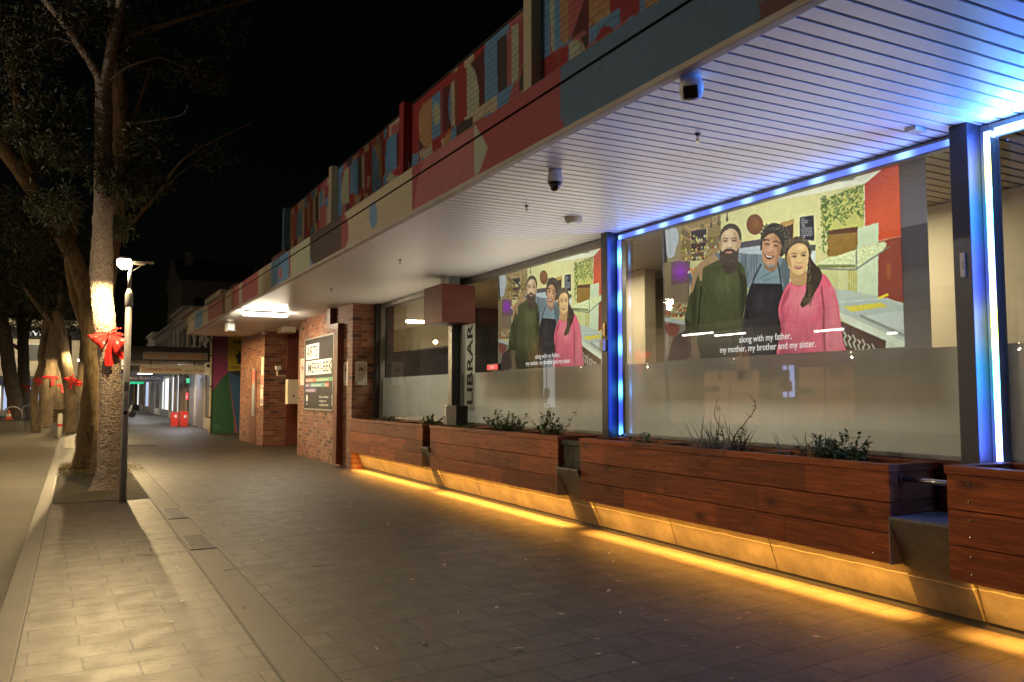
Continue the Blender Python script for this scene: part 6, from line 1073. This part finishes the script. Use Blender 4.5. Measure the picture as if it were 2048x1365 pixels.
for x, y, z, w, L, lb, m in ((4.2, 39.6, 2.72, .5, .9, 'white tube light under the repairs awning', 'tube_far'), (3.6, 52, 2.7, .8, 1.2, 'white tube light under the second awning', 'tube_far'), (3.4, 60, 2.72, 1.2, 1.2, 'first white tube light under the farthest awning', 'tube_far'), (3.4, 80, 2.82, 1.6, 1.2, 'distant white tube light under the long pale awning', 'tube_far'), (3.4, 66, 2.72, 1.2, 1.2, 'last white tube light under the farthest awning', 'tube_far')):
    t = thing('awning_light', lb, 'ceiling light', (x, y, z), 'lights under the shop awnings'); mb = MB(); mb.box(x-w/2, x+w/2, y-.06, y+.06, z, z+.05, .01); obj('tube', mb, m, t); mb = MB(); mb.box(x-w/2-.03, x+w/2+.03, y-.1, y+.1, z+.052, z+.12, .01); obj('tray', mb, 'white_plastic', t); light('awning_glow', 'AREA', (x, y, z-.03), 70 if y > 50 else 90, (.94, .97, 1) if y > 45 else (.85, .88, 1), w, .2, (0, 0, -1))
light('upper_wash', 'AREA', (1.5, 40, 3.6), 22, (1, .8, .5), .5, 12, (1, 0, .55))
sign('small hanging sign board lit green far down the footpath', 2.6, 3.9, 57, 2.2, 2.6, 'led_green', [], 2.85); sign('small dark hanging sign farther down the footpath', 2.3, 3.6, 64, 2.2, 2.6, 'sign_blue', [], 2.85)
# scooter parked by the bright shop: reads as a small pale clutter beside the lamp post
t = thing('parked_scooter', 'pale scooter parked on the footpath by the glaring shop front', 'scooter', (3.0, 58, 0)); mb = MB()
mb.tube([(2.75, 58, .45), (2.95, 58, .4), (3.15, 58, .42), (3.3, 58, .85)], [.14, .12, .1, .06], 10, 16); obj('body', mb, 'utility_white', t, True); mb = MB(); mb.tube([(3.28, 57.75, .98), (3.3, 58, .95), (3.28, 58.25, .98)], .025, 8); obj('handlebar', mb, 'black_plastic', t); mb = MB(); mb.tube([(2.62, 58, .66), (2.95, 58, .64)], [.1, .12], 10); obj('saddle', mb, 'black_matt', t)
for xx in (2.65, 3.32): mb = MB(); mb.lathe([(.1, -.05), (.22, -.04), (.23, 0), (.22, .04), (.1, .05)], (xx, 58, .23), 18, (0, 1, 0)); obj('wheel', mb, 'black_matt', t, True)
# tall old houses closing the street
def house(label, x0, x1, y, h, wall, roofh, wins, grp=None, roof='tin_roof'):
    t = thing('far_building', label, 'building', ((x0+x1)/2, y, 0), grp); mb = MB(); mb.box(x0, x1, y, y+9, -.05, h); obj('wall', mb, wall, t)
    mb = MB(); mb.prism([(y-.2, h+.01), (y+9.2, h+.01), (y+4.5, h+roofh)], 0, x0-.2, x1+.2); obj('roof', mb, roof, t); mb = MB(); mb.box(x0+.6, x0+1.1, y+3, y+3.5, h+.3, h+roofh+.3, .03); obj('chimney', mb, roof, t)
    for wx, wz, ww, wh in wins: m = MB(); m.box(wx, wx+ww, y-.03, y-.004, wz, wz+wh); o = obj('window', m, 'shop_dark', t); m = MB(); m.box(wx-.1, wx+ww+.1, y-.1, y-.004, wz-.14, wz-.005, .01); f = obj('sill', m, wall); f.parent = o
    return t
shop('last row of lit shop fronts far down the street', 72.05, 140, 5.5, 6.5, 'shop_white', rfronts(67), (76, 82, 88))
awning('long pale awning far down the street', 72.1, 139, 1.9, 5.5, 2.9, 3.3, 'shop_white')
house('tall pale old building with a pitched roof rising behind the shops', 6.3, 14, 60, 9.6, 'tin_roof', 2.2, [(7.2, 6.6, .7, 1.8), (9.2, 6.6, .7, 1.8)])
# building across the square at the far left
t = thing('corner_store', 'cream shop building closing the square at the far left, with a black WOO sign', 'building', (-8, 75, 0)); mb = MB(); mb.box(-26, 2.4, 75, 84, 3.0, 7.6); mb.box(-26, 2.4, 75.4, 84, -.1, 3.0); obj('wall', mb, 'shop_cream', t)
m = MB(); a, b = at(52, 655, Y=74.9), at(112, 680, Y=74.9); m.box(a[0]-1.2, b[0]+2.2, 74.85, 74.99, b[2], a[2], .01); o = obj('sign_board', m, 'sign_black', t); m = MB(); m.text('WOO', (at(56, 675, Y=74.84)[0], 74.84, b[2]+.28), (1, 0, 0), (0, 0, 1), .42, 'LEFT', 1.15, .02); f = obj('lettering', m, 'sign_glow'); f.parent = o
m = MB(); a, b = at(55, 690, Y=74.9), at(86, 722, Y=74.9); m.box(a[0], b[0]+.3, 74.93, 74.99, b[2], a[2]); o = obj('window', m, 'shop_dark', t); m = MB(); m.box(a[0]-.15, b[0]+.45, 74.9, 74.99, a[2]+.005, a[2]+.2); m.box(a[0]-.15, a[0]-.005, 74.9, 74.99, b[2], a[2]); f = obj('frame', m, 'shop_white'); f.parent = o
m = MB(); m.box(-26, 2.3, 74.2, 74.99, 2.3, 2.85, .01); o = obj('awning', m, 'sign_blue', t); m = MB(); m.box(-9, at(12, 0, Y=74.1)[0], 74.15, 74.195, 2.32, 2.83); f = obj('red_panel', m, 'led_red'); f.parent = o
for x0, x1 in ((-12, -9.6), (-9.4, -7), (-6.8, -5.2), (-5.0, -3.6), (-3.3, -1.9), (-1.6, -.2)): m = MB(); m.box(x0, x1, 75.3, 75.38, .3, 2.2); o = obj('shop_window', m, 'shop_glow_cool' if x0 > -6 else 'shop_glow_white', t); m = MB(); m.box(x0-.08, x0-.005, 75.25, 75.39, 0, 2.3); m.box(x0, x1, 75.25, 75.39, .0, .29); f = obj('frame', m, 'aluminium'); f.parent = o
m = MB()
for z in (3.6, 4.3, 4.9, 5.4, 5.9): m.box(-26, -3.9, 74.97, 74.998, z, z+.025)
obj('cladding_line', m, 'shop_dark', t)
light('square_wash', 'AREA', (-3, 69, 5.4), 420, (1, .84, .55), 3, 3, (-.1, 1, -.15))
# opposite side of the road: lit cafes and tube lights that the windows mirror
XO = -17.5
t = thing('opposite_shop', 'row of shops across the road with a lit cafe front and awning lights', 'building', (XO, 26, 0)); mb = MB(); mb.box(XO-8, XO, -30, 70, 0, 8.5); obj('wall', mb, 'shop_white', t)
m = MB(); m.box(XO+.01, XO+3.4, -20, 60, 4.75, 5.1); obj('awning', m, 'awning_dark', t)
R = lambda px, py: at(px, py, X=11-XO)
def pane(px0, py0, px1, py1, mat, name='shop_window'):
    a, b = R(px0, py0), R(px1, py1); m = MB(); m.box(XO+.02, XO+.06, min(a[1], b[1]), max(a[1], b[1]), max(.1, min(a[2], b[2])), max(a[2], b[2])); o = obj(name, m, mat, t); m = MB(); y0, y1 = min(a[1], b[1]), max(a[1], b[1])
    for k in range(5): yy = random.uniform(y0, y1-.3); zz = random.uniform(.6, 2.4); m.box(XO+.061, XO+.07, yy, min(y1, yy+random.uniform(.3, .7)), zz, zz+random.uniform(.3, .7))
    m.box(XO+.061, XO+.1, (y0+y1)/2-.04, (y0+y1)/2+.04, .1, max(a[2], b[2])); f = obj('poster', m, 'blind_beige'); f.parent = o; return o
pane(1410, 745, 1520, 850, 'cafe_glow'); pane(1600, 735, 1710, 840, 'cafe_glow'); pane(1475, 700, 1500, 745, 'cafe_glow'); pane(1080, 720, 1110, 815, 'shop_glow_white')
o = pane(1567, 732, 1590, 795, 'screen_blue', 'display_screen')
for px0, px1, py, lb in ((1385, 1445, 671, 'first'), (1450, 1510, 672, 'second'), (1650, 1708, 664, 'third'), (1797, 1815, 670, 'fourth')):
    a, b = R(px0, py), R(px1, py); y0, y1 = sorted((a[1], b[1])); tt = thing('awning_tube', 'white tube light under the awning across the road, the %s along the row' % lb, 'tube light', (XO+2, y0, 3.2), 'tube lights across the road'); m = MB(); xx = XO+.6; zz = (a[2]+b[2])/2; m.box(xx, xx+.1, y0, y1, zz, zz+.08, .01); obj('tube', m, 'tube_far', tt); m = MB(); m.box(xx-.03, xx+.13, y0-.05, y1+.05, zz+.082, zz+.14); obj('tray', m, 'white_plastic', tt)

for k in range(7):  # bulbs added as warm fill for the boards, fascia and soffit opposite
    yb = 2+k*6.5; light('fill_bulb_light', 'POINT', (XO+1.2, yb, 3.0), 190, (1, .72, .42), .015); tt = thing('fill_bulb', 'added warm fill bulb hanging under the awning across the road', 'light bulb', (XO+1.2, yb, 3.0), 'added fill bulbs across the road'); m = MB(); m.lathe([(.005, .04), (.02, .015), (.025, 0), (.015, -.02), (.004, -.03)], (XO+1.2, yb, 3.2), 10); obj('bulb', m, 'fill_bulb_glow', tt); m = MB(); m.tube([(XO+1.2, yb, 3.26), (XO+1.2, yb, 4.75)], .01, 6); obj('cord', m, 'black_matt', tt)
